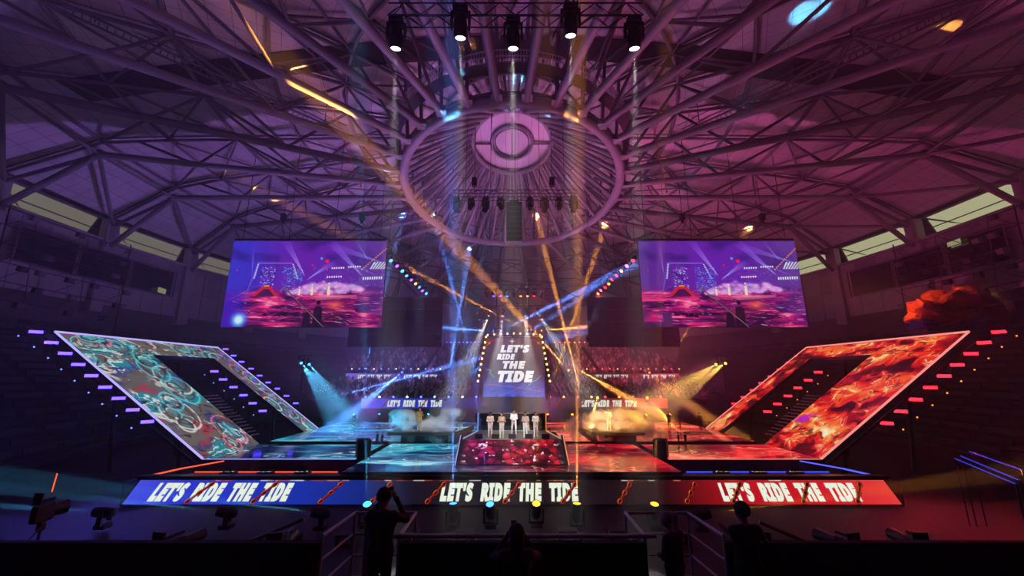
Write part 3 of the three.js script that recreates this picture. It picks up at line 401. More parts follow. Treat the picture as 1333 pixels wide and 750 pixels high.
// ---------- wing frames ----------
const SLOPE = Math.hypot(12.2, 8.65);
const slatPaint = std(0xa6a6a8, 0.5);
function wing(s) {
  const t = thing('wing_frame', s < 0 ? 'tilted picture frame wing of grey and teal screens edged with violet light' : 'tilted picture frame wing of fiery red screens edged with pale red light', 'screen frame');
  const P = (u, v) => V(s * (21 + 12.2 * v / SLOPE), DECK + 8.65 * v / SLOPE, -(28.9 + u)), nrm = V(-s * 8.65, 12.2, 0).normalize();
  const art = s < 0 ? coolWing : fireWing, sd = s < 0 ? 100 : 200;
  const texA = pixelTexture(384, 768, art(1.1, 2.3, sd)), texB = pixelTexture(768, 160, art(3, 0.7, sd + 300)), texC = pixelTexture(192, 768, art(0.6, 2.6, sd + 600));
  const panel = (name, u0, u1, v0, v1, tex) => {
    const c = [P(u0, v0), P(u1, v0), P(u1, v1), P(u0, v1)].map((p) => p.clone().addScaledVector(nrm, 0.012)), g = new THREE.BufferGeometry(), o = s < 0 ? [0, 1, 2, 0, 2, 3] : [0, 2, 1, 0, 3, 2], uv = [[0, 0], [1, 0], [1, 1], [0, 1]];
    g.setAttribute('position', new THREE.Float32BufferAttribute(o.flatMap((i) => c[i].toArray()), 3)); g.setAttribute('uv', new THREE.Float32BufferAttribute(o.flatMap((i) => uv[i]), 2)); g.computeVertexNormals();
    const part = add(name, quadPrism([P(u0, v0), P(u1, v0), P(u1, v1), P(u0, v1)], nrm.clone().multiplyScalar(-0.35)), M.black, t); add('screen', g, display(tex, s < 0 ? 0.72 : 0.95), part);
  };
  panel('front_arm', 0.18, 6.2, 0, 12.65, texA); panel('top_arm', 0.18, 16.2, 12.68, 14.8, texB); panel('rear_arm', 13.5, 16.2, 0, 12.65, texC);
  const edge = glow(s < 0 ? 0xb9b0ff : 0xff8f88, 1.15), rim = (a, b, r = 0.07) => tube('edge_light', a.addScaledVector(nrm, 0.02), b.addScaledVector(nrm, 0.02), r, edge, t, 6);
  rim(P(0, 0), P(0, SLOPE)); rim(P(0, SLOPE), P(16.4, SLOPE)); rim(P(16.4, SLOPE), P(16.4, 0), 0.05);
  tube('rail', P(-0.25, 0).add(V(0, -0.45, 0)), P(-0.25, SLOPE).add(V(s * 0.3, -0.45, 0)), 0.09, M.blackMetal, t);
  for (let i = 0; i < 14; i++) { const v = 1.1 + i * 0.42; tube('step_slat', P(6.2, v).add(V(-s * 0.1, 0.05, 0)), P(6.25 + 0.9 + 0.05 * i, v).add(V(-s * 0.15, 0.05, 0)), 0.055, slatPaint, t, 6); }
  for (const u of [3, 9, 15]) { const top = P(u, 12.2).addScaledVector(nrm, -0.35), mid = P(u, 5).addScaledVector(nrm, -0.35); tube('prop', top, V(top.x - s * 1.2, 0, top.z), 0.16, M.blackMetal, t); tube('prop', mid, V(mid.x - s * 0.4, 0, mid.z), 0.14, M.blackMetal, t); }
}
wing(-1); wing(1);

// ---------- recessed side pits with long desks ----------
for (const s of [-1, 1]) {
  const c = s < 0 ? 0xff4020 : 0x3040ff, nm = s < 0 ? 'red' : 'blue';
  const d = thing('player_desk', `long black desk edged with a ${nm} light strip in the stage pit`, 'desk');
  add('desk_top', rbox(9.6, 0.08, 0.9, 0.02, s * 15.6, 0.98, -26.6), M.blackGloss, d); add('modesty_panel', box(9.4, 0.9, 0.06, s * 15.6, 0.5, -26.9), M.black, d); for (const x of [-4.6, 0, 4.6]) add('leg', box(0.08, 0.95, 0.7, s * 15.6 + x, 0.48, -26.6), M.black, d);
  add('light_strip', box(9.0, 0.07, 0.05, s * 15.5, 1.1, -27.02), glow(c, 1.6), d);
  const f = thing('pit_fascia', s < 0 ? 'dark printed fascia under the teal deck' : 'dark printed fascia under the red deck', 'fascia');
  for (let i = 0; i < 6; i++) add('fascia_board', box(1.7, 0.9, 0.05, s * (11.5 + i * 1.75), 1.02, -28.82), std([0x2a2530, 0x352e3a, 0x1f1b26][i % 3], 0.5, 0, { map: grain }), f);
  const z = tag(sub2('angled_light_strip'), `bent ${nm} light strip at the outer corner of the stage pit`, 'light strip');
  const p = [V(s * 19.4, 1.42, -28.7), V(s * 20.9, 1.3, -27.0), V(s * 21.4, 1.25, -25.6)], lm = glow(s < 0 ? 0xff5a38 : 0x5560ff, 1.3); tube('strip', p[0], p[1], 0.05, lm, z, 6); tube('strip', p[1], p[2], 0.05, lm, z, 6); tube('post', p[1], V(p[1].x, 0, p[1].z), 0.04, M.black, z, 6); tube('post', p[2], V(p[2].x, 0, p[2].z), 0.04, M.black, z, 6);
  for (let i = 0; i < 3; i++) { const q = thing('desk_console', `small control console with lit keys, ${NTH[i]} from the stage centre on the ${nm} edged desk`, 'console', null); q.position.set(s * (13 + i * 2.3), 1.02, -26.6);
    add('case', rbox(0.9, 0.2, 0.5, 0.03, 0, 0.1, 0), M.blackMetal, q); for (let j = 0; j < 8; j++) add('key_light', box(0.07, 0.02, 0.05, -0.36 + j * 0.1, 0.205, rr(-0.15, 0.15)), glow([0xffffff, 0xffb080, 0x90b0ff][j % 3], 0.8), q); add('screen', box(0.5, 0.3, 0.03, 0, 0.36, 0.12).rotateX(-0.2), M.blackGloss, q); }
}
function sub2(name) { const g = new THREE.Group(); g.name = numbered(name); scene.add(g); return g; }

// ---------- big screens ----------
function hung(t, x, y0, z, r = 0.03) { tube('cable', V(x, y0, z), V(x, Math.min(roofY(Math.hypot(x / AX, (CZ + z) / AZ)), 36) - 0.1, z), r, M.cable, t, 5); }
for (const s of [-1, 1]) {
  const t = thing('wall_screen', s < 0 ? 'large relay screen of the show beside the black screen on the blue side' : 'large relay screen of the show beside the black screen on the orange side', 'screen');
  const a = atZ(s < 0 ? 288 : 838, 426, 42), b = atZ(s < 0 ? 496.5 : 1051, 426, 42), top = atZ(400, 314.5, 42).y, w = b.x - a.x, h = top - a.y;
  const g = new THREE.PlaneGeometry(w, h).translate((a.x + b.x) / 2, a.y + h / 2, -41.88);
  add('picture', g, display(canvasTexture(1024, 576, liveFeed(s > 0)), 0.95), t); add('cabinet', box(w + 0.06, h + 0.06, 0.22, (a.x + b.x) / 2, a.y + h / 2, -42), M.black, t);
  for (const y of [a.y + h + 0.25]) tube('hang_bar', V(a.x, y, -42), V(b.x, y, -42), 0.1, M.blackMetal, t); for (const f of [0.05, 0.35, 0.65, 0.95]) hung(t, a.x + w * f, a.y + h, -42.05);
  for (const f of [0.3, 0.82]) { // hoists with their bridles above the relay screen
    const hx = a.x + w * f, hy = atZ(358, 283, 42).y, m = thing('chain_hoist', `black chain hoist with bridle above the relay screen, on its ${(f < 0.5) === (s < 0) ? 'outer' : 'inner'} half, ${s < 0 ? 'blue' : 'orange'} side`, 'hoist'); add('motor', rbox(0.55, 0.8, 0.5, 0.08, hx, hy, -42), M.black, m); add('hook_block', rbox(0.25, 0.3, 0.25, 0.05, hx, hy - 0.55, -42), M.blackMetal, m); for (const q of [-1.9, 1.9]) tube('bridle', V(hx, hy - 0.6, -42), V(hx + q, a.y + h + 0.36, -42), 0.03, M.cable, m, 5); tube('chain', V(hx, hy + 0.3, -42), V(hx, 28.9, -42), 0.03, M.cable, m, 5); }
  const k = thing('black_screen', s < 0 ? 'unlit black screen hanging behind the relay screen on the blue side' : 'unlit black screen hanging behind the relay screen on the orange side', 'screen');
  const p = atZ(s < 0 ? 452 : 766, 452, 52), q = atZ(s < 0 ? 575 : 886, 452, 52), ty = atZ(540, 387, 52).y, kw = q.x - p.x, kh = ty - p.y;
  for (let i = 0; i < 5; i++) for (let j = 0; j < 4; j++) add('module', box(kw / 5 - 0.02, kh / 4 - 0.02, 0.12, p.x + (i + 0.5) * kw / 5, p.y + (j + 0.5) * kh / 4, -52), M.blackGloss, k);
  add('rear_frame', box(kw - 0.1, kh - 0.1, 0.1, (p.x + q.x) / 2, p.y + kh / 2, -52.12), M.black, k); for (const f of [0.05, 0.5, 0.95]) hung(k, p.x + kw * f, p.y + kh, -52.1);
}
{
  const t = thing('slogan_screen', 'tall centre screen reading LET\'S RIDE THE TIDE between columns of warm bulbs', 'screen'), Z = 64;
  const a = atZ(629, 516.5, Z), b = atZ(709, 516.5, Z), top = atZ(668, 440, Z).y, w = b.x - a.x, h = top - a.y, cx = (a.x + b.x) / 2;
  add('picture', new THREE.PlaneGeometry(w, h).translate(cx, a.y + h / 2, -Z + 0.13), display(canvasTexture(640, 600, tideArt), 0.95), t); add('cabinet', box(w + 0.2, h + 0.2, 0.24, cx, a.y + h / 2, -Z), M.black, t);
  add('plinth', box(w, a.y, 0.5, cx, a.y / 2, -Z + 0.1), M.black, t);
  const bulb = glow(0xffb860, 5), cool = glow(0xcfd8ff, 4), shell = M.blackMetal;
  for (const s of [-1, 1]) { const p0 = V(cx + s * (w / 2 - 0.35), a.y + h + 0.1, -Z + 0.4), p1 = V(cx + s * (w / 2 + 0.8), a.y + h * 0.26, -Z + 0.4); tube('bulb_post', p0, p1, 0.09, shell, t); for (let i = 0; i < 9; i++) add('bulb', new THREE.IcosahedronGeometry(0.18, 0), bulb, t).position.copy(p0).lerp(p1, i / 8).add(V(0, 0, 0.2)); tube('post_foot', p1, V(p1.x, 0, p1.z - 0.6), 0.07, shell, t); }
  tube('bulb_bar', V(cx - w / 2 + 0.3, a.y + h + 0.35, -Z + 0.3), V(cx + w / 2 - 0.3, a.y + h + 0.35, -Z + 0.3), 0.08, shell, t); for (let i = 0; i < 9; i++) add('bulb', new THREE.IcosahedronGeometry(0.15, 0), i % 3 ? bulb : cool, t).position.set(cx - w / 2 + 0.6 + i * (w - 1.2) / 8, a.y + h + 0.42 + 0.25 * Math.sin(i / 8 * Math.PI), -Z + 0.4);
}
// ---------- stands ----------
function backStand(name, label, rows, y0, y1, z0, z1, half) {
  const t = thing(name, label, 'stand', null, 'structure');
  for (let i = 0; i < rows; i++) { const z = z0 + (z1 - z0) * i / rows, d = (z1 - z0) / rows, y = y0 + (y1 - y0) * i / rows; add('tier', box(2 * half, 0.6, d + 0.02, 0, y - 0.3, -(z + d / 2)), M.tier, t); }
  add('substructure', box(2 * half, Math.max(0.2, y0 - 0.6), z1 - z0, 0, (y0 - 0.6) / 2, -(z0 + z1) / 2), M.black, t); return t;
}
const LOWER = { rows: 15, y0: 3.3, y1: 6.0, z0: 66, z1: 81 }, UPPER = { rows: 22, y0: 7.4, y1: 14.6, z0: 83, z1: 104 };
backStand('lower_stand', 'lower tiers of the stand across the far end', LOWER.rows, LOWER.y0, LOWER.y1, LOWER.z0, LOWER.z1, 40);
backStand('upper_stand', 'upper tiers of the stand across the far end', UPPER.rows, UPPER.y0, UPPER.y1, UPPER.z0, UPPER.z1, 36);
{ const w = thing('wall_end', 'pale panelled wall above the far stand', 'wall', null, 'structure'); for (let i = 0; i < 18; i++) for (let j = 0; j < 3; j++) add('cladding_panel', box(4.36, 3.5, 0.2, -37.4 + i * 4.4, 16.2 + j * 3.55, -104.6), (i + j) % 3 ? M.wall : M.wallB, w); for (let i = 0; i < 19; i++) add('rib', box(0.3, 10.8, 0.3, -39.6 + i * 4.4, 19.8, -104.4), M.steelB, w); }
{ // side bowls: curved tiers
  for (const s of [-1, 1]) {
    const t = thing('side_stand', s < 0 ? 'dark curved seating tiers behind the grey wing frame' : 'dark curved seating tiers behind the fiery wing frame', 'stand', null, 'structure');
    for (let i = 0; i < 18; i++) { const r0 = 0.86 + i * 0.0165, r1 = r0 + 0.0165, y = 1.2 + i * 0.62; const n = 10, parts = [];
      for (let k = 0; k < n; k++) { const a = s * (0.75 + k * 0.155), b = s * (0.75 + (k + 1) * 0.155); parts.push(quadPrism([oval(r0, a, y), oval(r0, b, y), oval(r1 + 0.002, b, y), oval(r1 + 0.002, a, y)], V(0, -0.62, 0))); }
      add('tier', merge(parts), M.tierSide, t);
      const seat = []; for (let k = 0; k < n * 2; k++) { const a = s * (0.75 + k * 0.0775 + 0.004), b = s * (0.75 + (k + 1) * 0.0775 - 0.012); seat.push(quadPrism([oval(r0 + 0.009, a, y + 0.35), oval(r0 + 0.009, b, y + 0.35), oval(r0 + 0.011, b, y + 0.75), oval(r0 + 0.011, a, y + 0.75)], oval(0.001, (a + b) / 2, 0).sub(oval(0, 0, 0)).setY(0))); }
      add('seat_back_row', merge(seat), i % 2 ? M.tierSide : M.black, t); }
  }
}
// ribbon screens
function ribbon(px0, px1, py0, py1, Z, tex, label) {
  const a = atZ(px0, py1, Z), b = atZ(px1, py0, Z), t = thing('ribbon_screen', label, 'screen'), w = b.x - a.x, h = b.y - a.y;
  add('picture', new THREE.PlaneGeometry(w, h).translate((a.x + b.x) / 2, (a.y + b.y) / 2, -Z + 0.12), display(tex, 0.85), t); add('cabinet', box(w + 0.05, h + 0.1, 0.2, (a.x + b.x) / 2, (a.y + b.y) / 2, -Z), M.black, t);
  for (const x of [a.x + 0.4, b.x - 0.4]) add('bracket', box(0.2, h, 0.8, x, (a.y + b.y) / 2 - 0.2, -Z - 0.5), M.black, t);
}
ribbon(470, 627, 518.5, 531.5, 65, canvasTexture(1024, 84, ribbonArt([[0, '#8a80ff'], [0.15, '#4a48e8'], [0.55, '#2030b8'], [1, '#0a1058']], [[0.445]], [0.2, 0.52, 0.8])), 'blue slogan ribbon screen along the lower stand front');
ribbon(627.5, 710, 518.5, 531.5, 65, canvasTexture(640, 100, ribbonArt([[0, '#140e24'], [1, '#1c0c16']], [[0.5, 0.62]], [0.15, 0.54, 0.9])), 'black slogan ribbon screen below the tall centre screen');
ribbon(710.5, 868, 518.5, 531.5, 65, canvasTexture(1024, 84, ribbonArt([[0, '#200a18'], [0.4, '#5a1028'], [0.75, '#d02030'], [1, '#f03a3a']], [[0.52]], [0.1, 0.3, 0.72])), 'red slogan ribbon screen along the lower stand front');
ribbon(450, 575, 486.3, 494, 82, canvasTexture(1024, 64, ribbonArt([[0, '#7a78e8'], [0.4, '#4a48d0'], [1, '#3a2090']], [[0.3], [0.78]], [0.1, 0.54, 0.95])), 'blue slogan ribbon screen along the upper stand front');
ribbon(762, 890, 486.3, 494, 82, canvasTexture(1024, 64, ribbonArt([[0, '#301028'], [0.35, '#801828'], [1, '#e0303a']], [[0.26], [0.74]], [0.05, 0.5, 0.97])), 'red slogan ribbon screen along the upper stand front');
// lamps along the stand rails
{
  const bulbs = { blue: glow(0x4a60ff, 7), white: glow(0xd8e2ff, 6), red: glow(0xff2a3a, 7), amber: glow(0xff9a30, 7), violet: glow(0x8a3cff, 7) };
  const geo = new THREE.IcosahedronGeometry(0.14, 0), foot = box(0.3, 0.18, 0.26, 0, -0.17, 0);
  const lamp = (px, py, Z, m, label, group, r = 1) => { const t = thing('rail_lamp', label, 'lamp', group); t.position.copy(atZ(px, py, Z)); add('housing', foot, M.black, t); add('bulb', geo, bulbs[m], t); t.scale.setScalar(r); };
  for (let i = 0; i < 13; i++) lamp(458 + i * 9.6, 480.5, 83, i % 3 ? 'blue' : 'white', 'small blue or white lamp on the upper stand rail', 'cool lamps on the upper stand rail');
  for (let i = 0; i < 13; i++) lamp(764 + i * 10, 480.5, 83, i % 4 ? 'red' : 'amber', 'small red or amber lamp on the upper stand rail', 'warm lamps on the upper stand rail');
  for (let i = 0; i < 9; i++) lamp(476 + i * 18, 517, 65.4, i % 2 ? 'white' : 'blue', 'small blue or white lamp above the blue ribbon screen', 'cool lamps above the lower ribbon', 1.2);
  for (let i = 0; i < 9; i++) lamp(716 + i * 18, 517, 65.4, i % 2 ? 'amber' : 'red', 'small red or amber lamp above the red ribbon screen', 'warm lamps above the lower ribbon', 1.2);
  for (let i = 0; i < 9; i++) lamp(582 + i * 5.2, 446, 96, i % 2 ? 'violet' : 'blue', 'small violet or blue lamp high in the upper stand', 'cool lamps high in the upper stand', 1.1);
  for (let i = 0; i < 7; i++) lamp(722 + i * 6.5, 446, 96, i % 2 ? 'red' : 'amber', 'small red or amber lamp high in the upper stand', 'warm lamps high in the upper stand', 1.1);
}
// spectators
{
  const skin = std(0xb58a70, 0.7), cloth = [0x50323a, 0x2b2b40, 0x6a2f3a, 0x3a3a44, 0x7a7078, 0x202028, 0x402040, 0x8a5050].map((c) => std(c, 0.85));
  const head = new THREE.SphereGeometry(0.115, 8, 6).scale(0.85, 1.1, 0.95).translate(0, 0.86, 0.02), torso = new THREE.LatheGeometry([[0.001, 0], [0.2, 0.02], [0.19, 0.3], [0.23, 0.56], [0.17, 0.66], [0.06, 0.71], [0.05, 0.78]].map((p) => new THREE.Vector2(...p)), 8).scale(1, 1, 0.62);
  const arm = (s) => merge([barGeometry(V(s * 0.22, 0.58, 0), V(s * 0.27, 0.3, 0.08), 0.05, 6), barGeometry(V(s * 0.27, 0.3, 0.08), V(s * 0.1, 0.26, 0.3), 0.04, 6)]);
  const thighs = merge([barGeometry(V(-0.1, 0.06, 0), V(-0.12, 0.06, 0.42), 0.08, 6), barGeometry(V(0.1, 0.06, 0), V(0.12, 0.06, 0.42), 0.08, 6), barGeometry(V(-0.12, 0.06, 0.42), V(-0.12, -0.36, 0.42), 0.055, 6), barGeometry(V(0.12, 0.06, 0.42), V(0.12, -0.36, 0.42), 0.055, 6)]);
  const bodyGeo = merge([torso.clone(), arm(-1), arm(1), thighs]), all = merge([head.clone(), bodyGeo.clone()]);
  const spots = []; const fill = (S, half, step, gap) => { for (let i = 0; i < S.rows; i++) { const z = S.z0 + (S.z1 - S.z0) * (i + 0.62) / S.rows, y = S.y0 + (S.y1 - S.y0) * i / S.rows; for (let x = -half; x < half; x += step) { if (rnd() < 0.16 || Math.abs((x + 60) % 12 - 6) < 0.5 || gap(x, i)) continue; spots.push([x + rr(-0.1, 0.1), y + 0.42, -z, rr(-0.3, 0.3)]); } } };
  fill(LOWER, 34, 0.84, (x, i) => Math.abs(x) < 6); const nLower = spots.length; fill(UPPER, 35, 0.8, () => false);
  const near = [...spots.slice(0, 300)], rest = spots.slice(300);
  const WORN = ['maroon', 'navy', 'crimson', 'charcoal', 'pale grey', 'black', 'plum', 'rose'], rowOf = (z) => NTH[Math.round((-z - LOWER.z0) / (LOWER.z1 - LOWER.z0) * LOWER.rows - 0.62)];
  near.forEach(([x, y, z, r]) => { const c = rnd() * 8 | 0, t = thing('spectator', `spectator in ${WORN[c]} in the ${rowOf(z)} row above the ${x < 0 ? 'blue' : 'red'} lower ribbon screen`, 'person', `spectators in ${WORN[c]} in the ${rowOf(z)} row`); t.position.set(x, y, z); t.rotation.y = r; add('body', bodyGeo, cloth[c], t); add('head', head, skin, t); });
  const inst = shade(new THREE.InstancedMesh(all, std(0xffffff, 0.8), rest.length)); inst.name = 'crowd'; tag(inst, 'dense crowd of seated spectators filling the far stands', 'crowd', null, 'stuff');
  const m = new THREE.Matrix4(), col = new THREE.Color(); rest.forEach(([x, y, z, r], i) => { m.makeRotationY(r).setPosition(x, y, z); inst.setMatrixAt(i, m); col.set([0x50323a, 0x2b2b40, 0x6a2f3a, 0x8a6a5a, 0x9a8888, 0x202028, 0x402040, 0xa05858][rnd() * 8 | 0]); inst.setColorAt(i, col); }); scene.add(inst);
}
// crumpled red cloth heap on the side gallery, and light rigs on the side walls
{
  const t = thing('cloth_heap', 'crumpled heap of red inflatable cloth on the gallery', 'cloth');
  const mk = (sx, sy, sz, sd) => { const g = new THREE.IcosahedronGeometry(1, 5), p = g.attributes.position, v = V(); for (let i = 0; i < p.count; i++) { v.fromBufferAttribute(p, i); const n = fbm(v.x * 2.3 + sd, v.y * 2.3 + v.z * 1.9, sd, 4) + 0.35 * Math.abs(fbm(v.x * 6 + v.z * 5, v.y * 6, sd + 4, 3) - 0.5); v.multiplyScalar(0.55 + 0.95 * (n - 0.15)); p.setXYZ(i, v.x * sx, v.y * sy, v.z * sz); } g.computeVertexNormals(); return g; };
  const red = std(0xb8382e, 0.6, 0, { map: grain }), blue = std(0x3c3f9a, 0.6, 0, { map: grain });
  const c = atZ(1226, 400, 42.4); t.position.copy(c);
  const put = (g, x, y, z, m, rz = 0) => { const o = add('fold', g, m, t); o.position.set(x, y, z); o.rotation.z = rz; };
  put(mk(3.4, 2.0, 2.2, 5), 0.6, 0.1, 0, red, 0.25); put(mk(1.8, 1.7, 1.6, 15), -2.2, -0.6, 0.4, red, 0.8); put(mk(1.7, 1.5, 1.6, 25), 3.0, 1.1, 0, red, -0.2); put(mk(1.2, 0.8, 1.2, 35), -3.0, -2.0, 0.5, blue); put(mk(2.4, 0.7, 1.2, 45), 2.4, -1.9, 0.6, blue, 0.15);
  add('gallery_ledge', box(9, 0.3, 3.5, 0.6, -2.6, 0), M.concrete, t); for (const x of [-3, 1, 5]) add('ledge_post', box(0.25, c.y - 2.7, 0.25, x, -2.7 - (c.y - 2.7) / 2, 0.5), M.concrete, t);
}
{ // lattice of light rigs hung in front of each side wall: rows of pipes with floodlights
  const lampBody = rbox(0.7, 0.55, 0.5, 0.08), louvre = box(0.06, 0.62, 0.05);
  for (const s of [-1, 1]) {
    const rig = thing('wall_light_rig', s < 0 ? 'pipe lattice of unlit floodlights on the violet lit wall' : 'pipe lattice of unlit floodlights on the wall above the cloth heap', 'light rig');
    const th = (f) => s * (0.98 + 0.62 * f), n = 14;
    for (let j = 0; j < 6; j++) { const y = 13.8 + j * 1.75, r = 1.11 + 0.004 * j; for (let i = 0; i < n; i++) { tube('pipe', oval(r, th(i / n), y), oval(r, th((i + 1) / n), y + rr(-0.05, 0.05)), 0.05, M.blackMetal, rig, 5); if (j < 5) tube('pipe', oval(r, th(i / n), y), oval(r + 0.004, th((i + (i % 2 ? 1 : 0)) / n), y + 1.75), 0.035, M.blackMetal, rig, 5);
      if (rnd() < 0.75) { const p = oval(r - 0.01, th((i + rr(0.2, 0.8)) / n), y - 0.35), f = add('floodlight', rnd() < 0.7 ? lampBody : merge([-0.3, -0.15, 0, 0.15, 0.3].map((x) => louvre.clone().translate(x, 0, 0))), rnd() < 0.7 ? M.black : M.steelC, rig); f.position.copy(p); f.lookAt(0, 6, -40); } } }
    for (const f of [0, 0.33, 0.66, 1]) tube('upright', oval(1.125, th(f), 0), oval(1.14, th(f), 23.4), 0.07, M.blackMetal, rig, 6);
  }
}
// ---------- trusses ----------
function truss(name, label, A, B, size, group, hangers = [0.04, 0.96]) {   // box truss from A to B with four chords and zigzag braces
  const t = thing(name, label, 'truss', group), d = B.clone().sub(A).normalize(), side = V(-d.z, 0, d.x).normalize().multiplyScalar(size / 2), up = V(0, size / 2, 0), c = (p, i) => p.clone().addScaledVector(side, i & 1 ? 1 : -1).addScaledVector(up, i & 2 ? 1 : -1), len = A.distanceTo(B), n = Math.round(len / size / 1.1);
  for (let i = 0; i < 4; i++) tube('chord', c(A, i), c(B, i), size * 0.055, M.blackMetal, t, 6);
  for (let k = 0; k < n; k++) { const p = A.clone().lerp(B, k / n), q = A.clone().lerp(B, (k + 1) / n), z = k % 2; for (const [i, j] of [[0, 2], [1, 3], [0, 1], [2, 3]]) tube('brace', c(p, z ? j : i), c(q, z ? i : j), size * 0.032, M.blackMetal, t, 5); }
  for (const f of hangers) { const p = A.clone().lerp(B, f); hung(t, p.x, p.y, p.z, 0.025); } return t;
}
// ---------- moving-head lamps ----------
const HEAD = {
  base: rbox(0.42, 0.16, 0.36, 0.03, 0, -0.08, 0), yoke: merge([box(0.06, 0.5, 0.16, -0.25, -0.4, 0), box(0.06, 0.5, 0.16, 0.25, -0.4, 0), box(0.56, 0.08, 0.18, 0, -0.18, 0)]),
  head: new THREE.LatheGeometry([[0.001, 0.3], [0.12, 0.3], [0.17, 0.22], [0.2, 0], [0.19, -0.2], [0.17, -0.36], [0.15, -0.38], [0.15, -0.34], [0.001, -0.34]].map((p) => new THREE.Vector2(...p)), 14), lens: new THREE.CircleGeometry(0.145, 16).rotateX(Math.PI / 2).translate(0, -0.345, 0), clamp: merge([box(0.08, 0.2, 0.08, -0.1, 0.1, 0), box(0.08, 0.2, 0.08, 0.1, 0.1, 0)]),
};
const LENS = { off: std(0x15151a, 0.1), white: glow(0xf2f4ff, 6), blue: glow(0x2f6bff, 7), cyan: glow(0x30b4ff, 6), violet: glow(0x7a3cff, 6), red: glow(0xff1a2c, 7), orange: glow(0xff8a1c, 7), amber: glow(0xffb640, 6), pink: glow(0xff5ac0, 6) };
const HUE = { white: [1, 0.97, 0.92], blue: [0.08, 0.26, 1], cyan: [0.1, 0.55, 1], violet: [0.36, 0.16, 1], red: [1, 0.1, 0.12], orange: [1, 0.36, 0.06], amber: [1, 0.55, 0.12], pink: [1, 0.3, 0.7] };
function movingHead(at, aim, lens, scale, label, group, standing) {   // hangs at its clamp, or stands on its base
  const t = thing('moving_head_lamp', label, 'stage lamp', group); t.position.copy(at); t.scale.setScalar(scale);
  const flip = standing ? -1 : 1, body = sub('arm', t), pivot = V(0, -0.55 * flip, 0);
  const b = add('base', HEAD.base, M.black, t), c = standing ? null : add('clamp', HEAD.clamp, M.blackMetal, t); b.scale.y = flip;
  const y = add('yoke', HEAD.yoke, M.black, t); y.scale.y = flip; t.remove(body);
  const dir = aim.clone().sub(at.clone().addScaledVector(pivot, scale)).normalize(); y.rotation.y = Math.atan2(dir.x, dir.z);
  const h = add('head', HEAD.head, M.black, t); h.position.copy(pivot); h.quaternion.setFromUnitVectors(V(0, -1, 0), dir); add('lens', HEAD.lens, LENS[lens] ?? LENS.off, h);
  return { out: at.clone().addScaledVector(pivot, scale).addScaledVector(dir, 0.42 * scale), dir };
}
function beam(from, to, hue, candela, degrees, soft = 0.25) {   // the light of one moving head
  const l = new THREE.SpotLight(new THREE.Color().setRGB(...HUE[hue]), candela, 0, degrees * Math.PI / 180, soft, 2); l.position.copy(from); l.target.position.copy(to); l.castShadow = true; l.name = 'moving_head_light'; scene.add(l, l.target);
}
function lit(at, aim, hue, candela, degrees, scale, label, group, standing, soft) { const { out } = movingHead(at, aim, hue, scale, label, group, standing); beam(out, aim, hue, candela, degrees, soft); }

// near truss at the top of the view: five lamps pointing down
{
  const Z = 11.6, y = atZ(668, 20, Z).y, A = V(atZ(508, 20, Z).x, y, -Z), B = V(atZ(834, 20, Z).x, y, -Z);
  truss('lighting_truss', 'black box truss carrying five lamps with white beams below the roof ring', A, B, 0.5, null, [0.25, 0.75]);
  [[517, 27, 540, 190], [600, 12, 606, 190], [668, 27, 667, 190], [742, 9, 733, 170], [824, 27, 806, 170]].forEach(([px, py, tx, ty], i) => { const at = atZ(px, py, py < 20 ? Z - 0.35 : Z + 0.1); lit(at, V(at.x * (1 + (tx - px) * 0.004 * Math.sign(666 - px)), 0, -15.8), 'white', 8500, 3.4, 1.2, `${NTH[i]} white beam lamp from the violet end of the near truss`, null, false, 0.6); });
}
// truss under the ring with nine lamps and a loudspeaker
{
  const Z = 34, y = atZ(668, 254, Z).y, A = V(atZ(590, 254, Z).x, y, -Z), B = V(atZ(751, 254, Z).x, y, -Z);
  truss('lighting_truss', 'black box truss with nine unlit lamps and a hanging loudspeaker under the roof ring', A, B, 0.7, null, [0.1, 0.3, 0.5, 0.7, 0.9]);
  for (let i = 0; i < 9; i++) { if (i === 4) continue; const at = A.clone().lerp(B, 0.03 + i * 0.94 / 8).add(V(0, -0.36, 0)); movingHead(at, at.clone().add(V(rr(-3, 3), -10, i % 2 ? 5 : -2)), 'off', i % 2 ? 1.25 : 1.45, `${NTH[i < 4 ? 3 - i : i - 5]} unlit lamp from the hanging loudspeaker towards the ${i < 4 ? 'violet' : 'magenta'} side`, null); }
  for (const f of [0.17, 0.8]) { const at = A.clone().lerp(B, f).add(V(0, 1.3, 0)); const t = thing('hoist_motor', 'black chain hoist motor above the truss under the roof ring', 'hoist', 'hoists above the truss'); add('motor', rbox(0.5, 0.9, 0.45, 0.08, at.x, at.y, at.z), M.black, t); tube('chain', V(at.x, y + 0.3, at.z), V(at.x, 30, at.z), 0.03, M.blackMetal, t, 5); }
  const sp = thing('loudspeaker_array', 'tall black hanging loudspeaker array under the truss', 'loudspeaker'), a = atZ(659, 316, Z + 0.3), b = atZ(679, 265, Z + 0.3), w = b.x - a.x, n = 8;
  for (let i = 0; i < n; i++) { const h = (b.y - a.y) / n; add('cabinet', rbox(w, h - 0.03, 0.8, 0.03, (a.x + b.x) / 2, a.y + h * (i + 0.5), -Z - 0.3), M.black, sp); add('grille', box(w - 0.1, h - 0.1, 0.02, (a.x + b.x) / 2, a.y + h * (i + 0.5), -Z + 0.11), M.rubber, sp); }
  add('bumper', box(w * 0.6, 0.2, 0.5, (a.x + b.x) / 2, b.y + 0.1, -Z - 0.3), M.blackMetal, sp); tube('chain', V((a.x + b.x) / 2, b.y, -Z - 0.3), V((a.x + b.x) / 2, y, -Z), 0.05, M.blackMetal, sp);
}
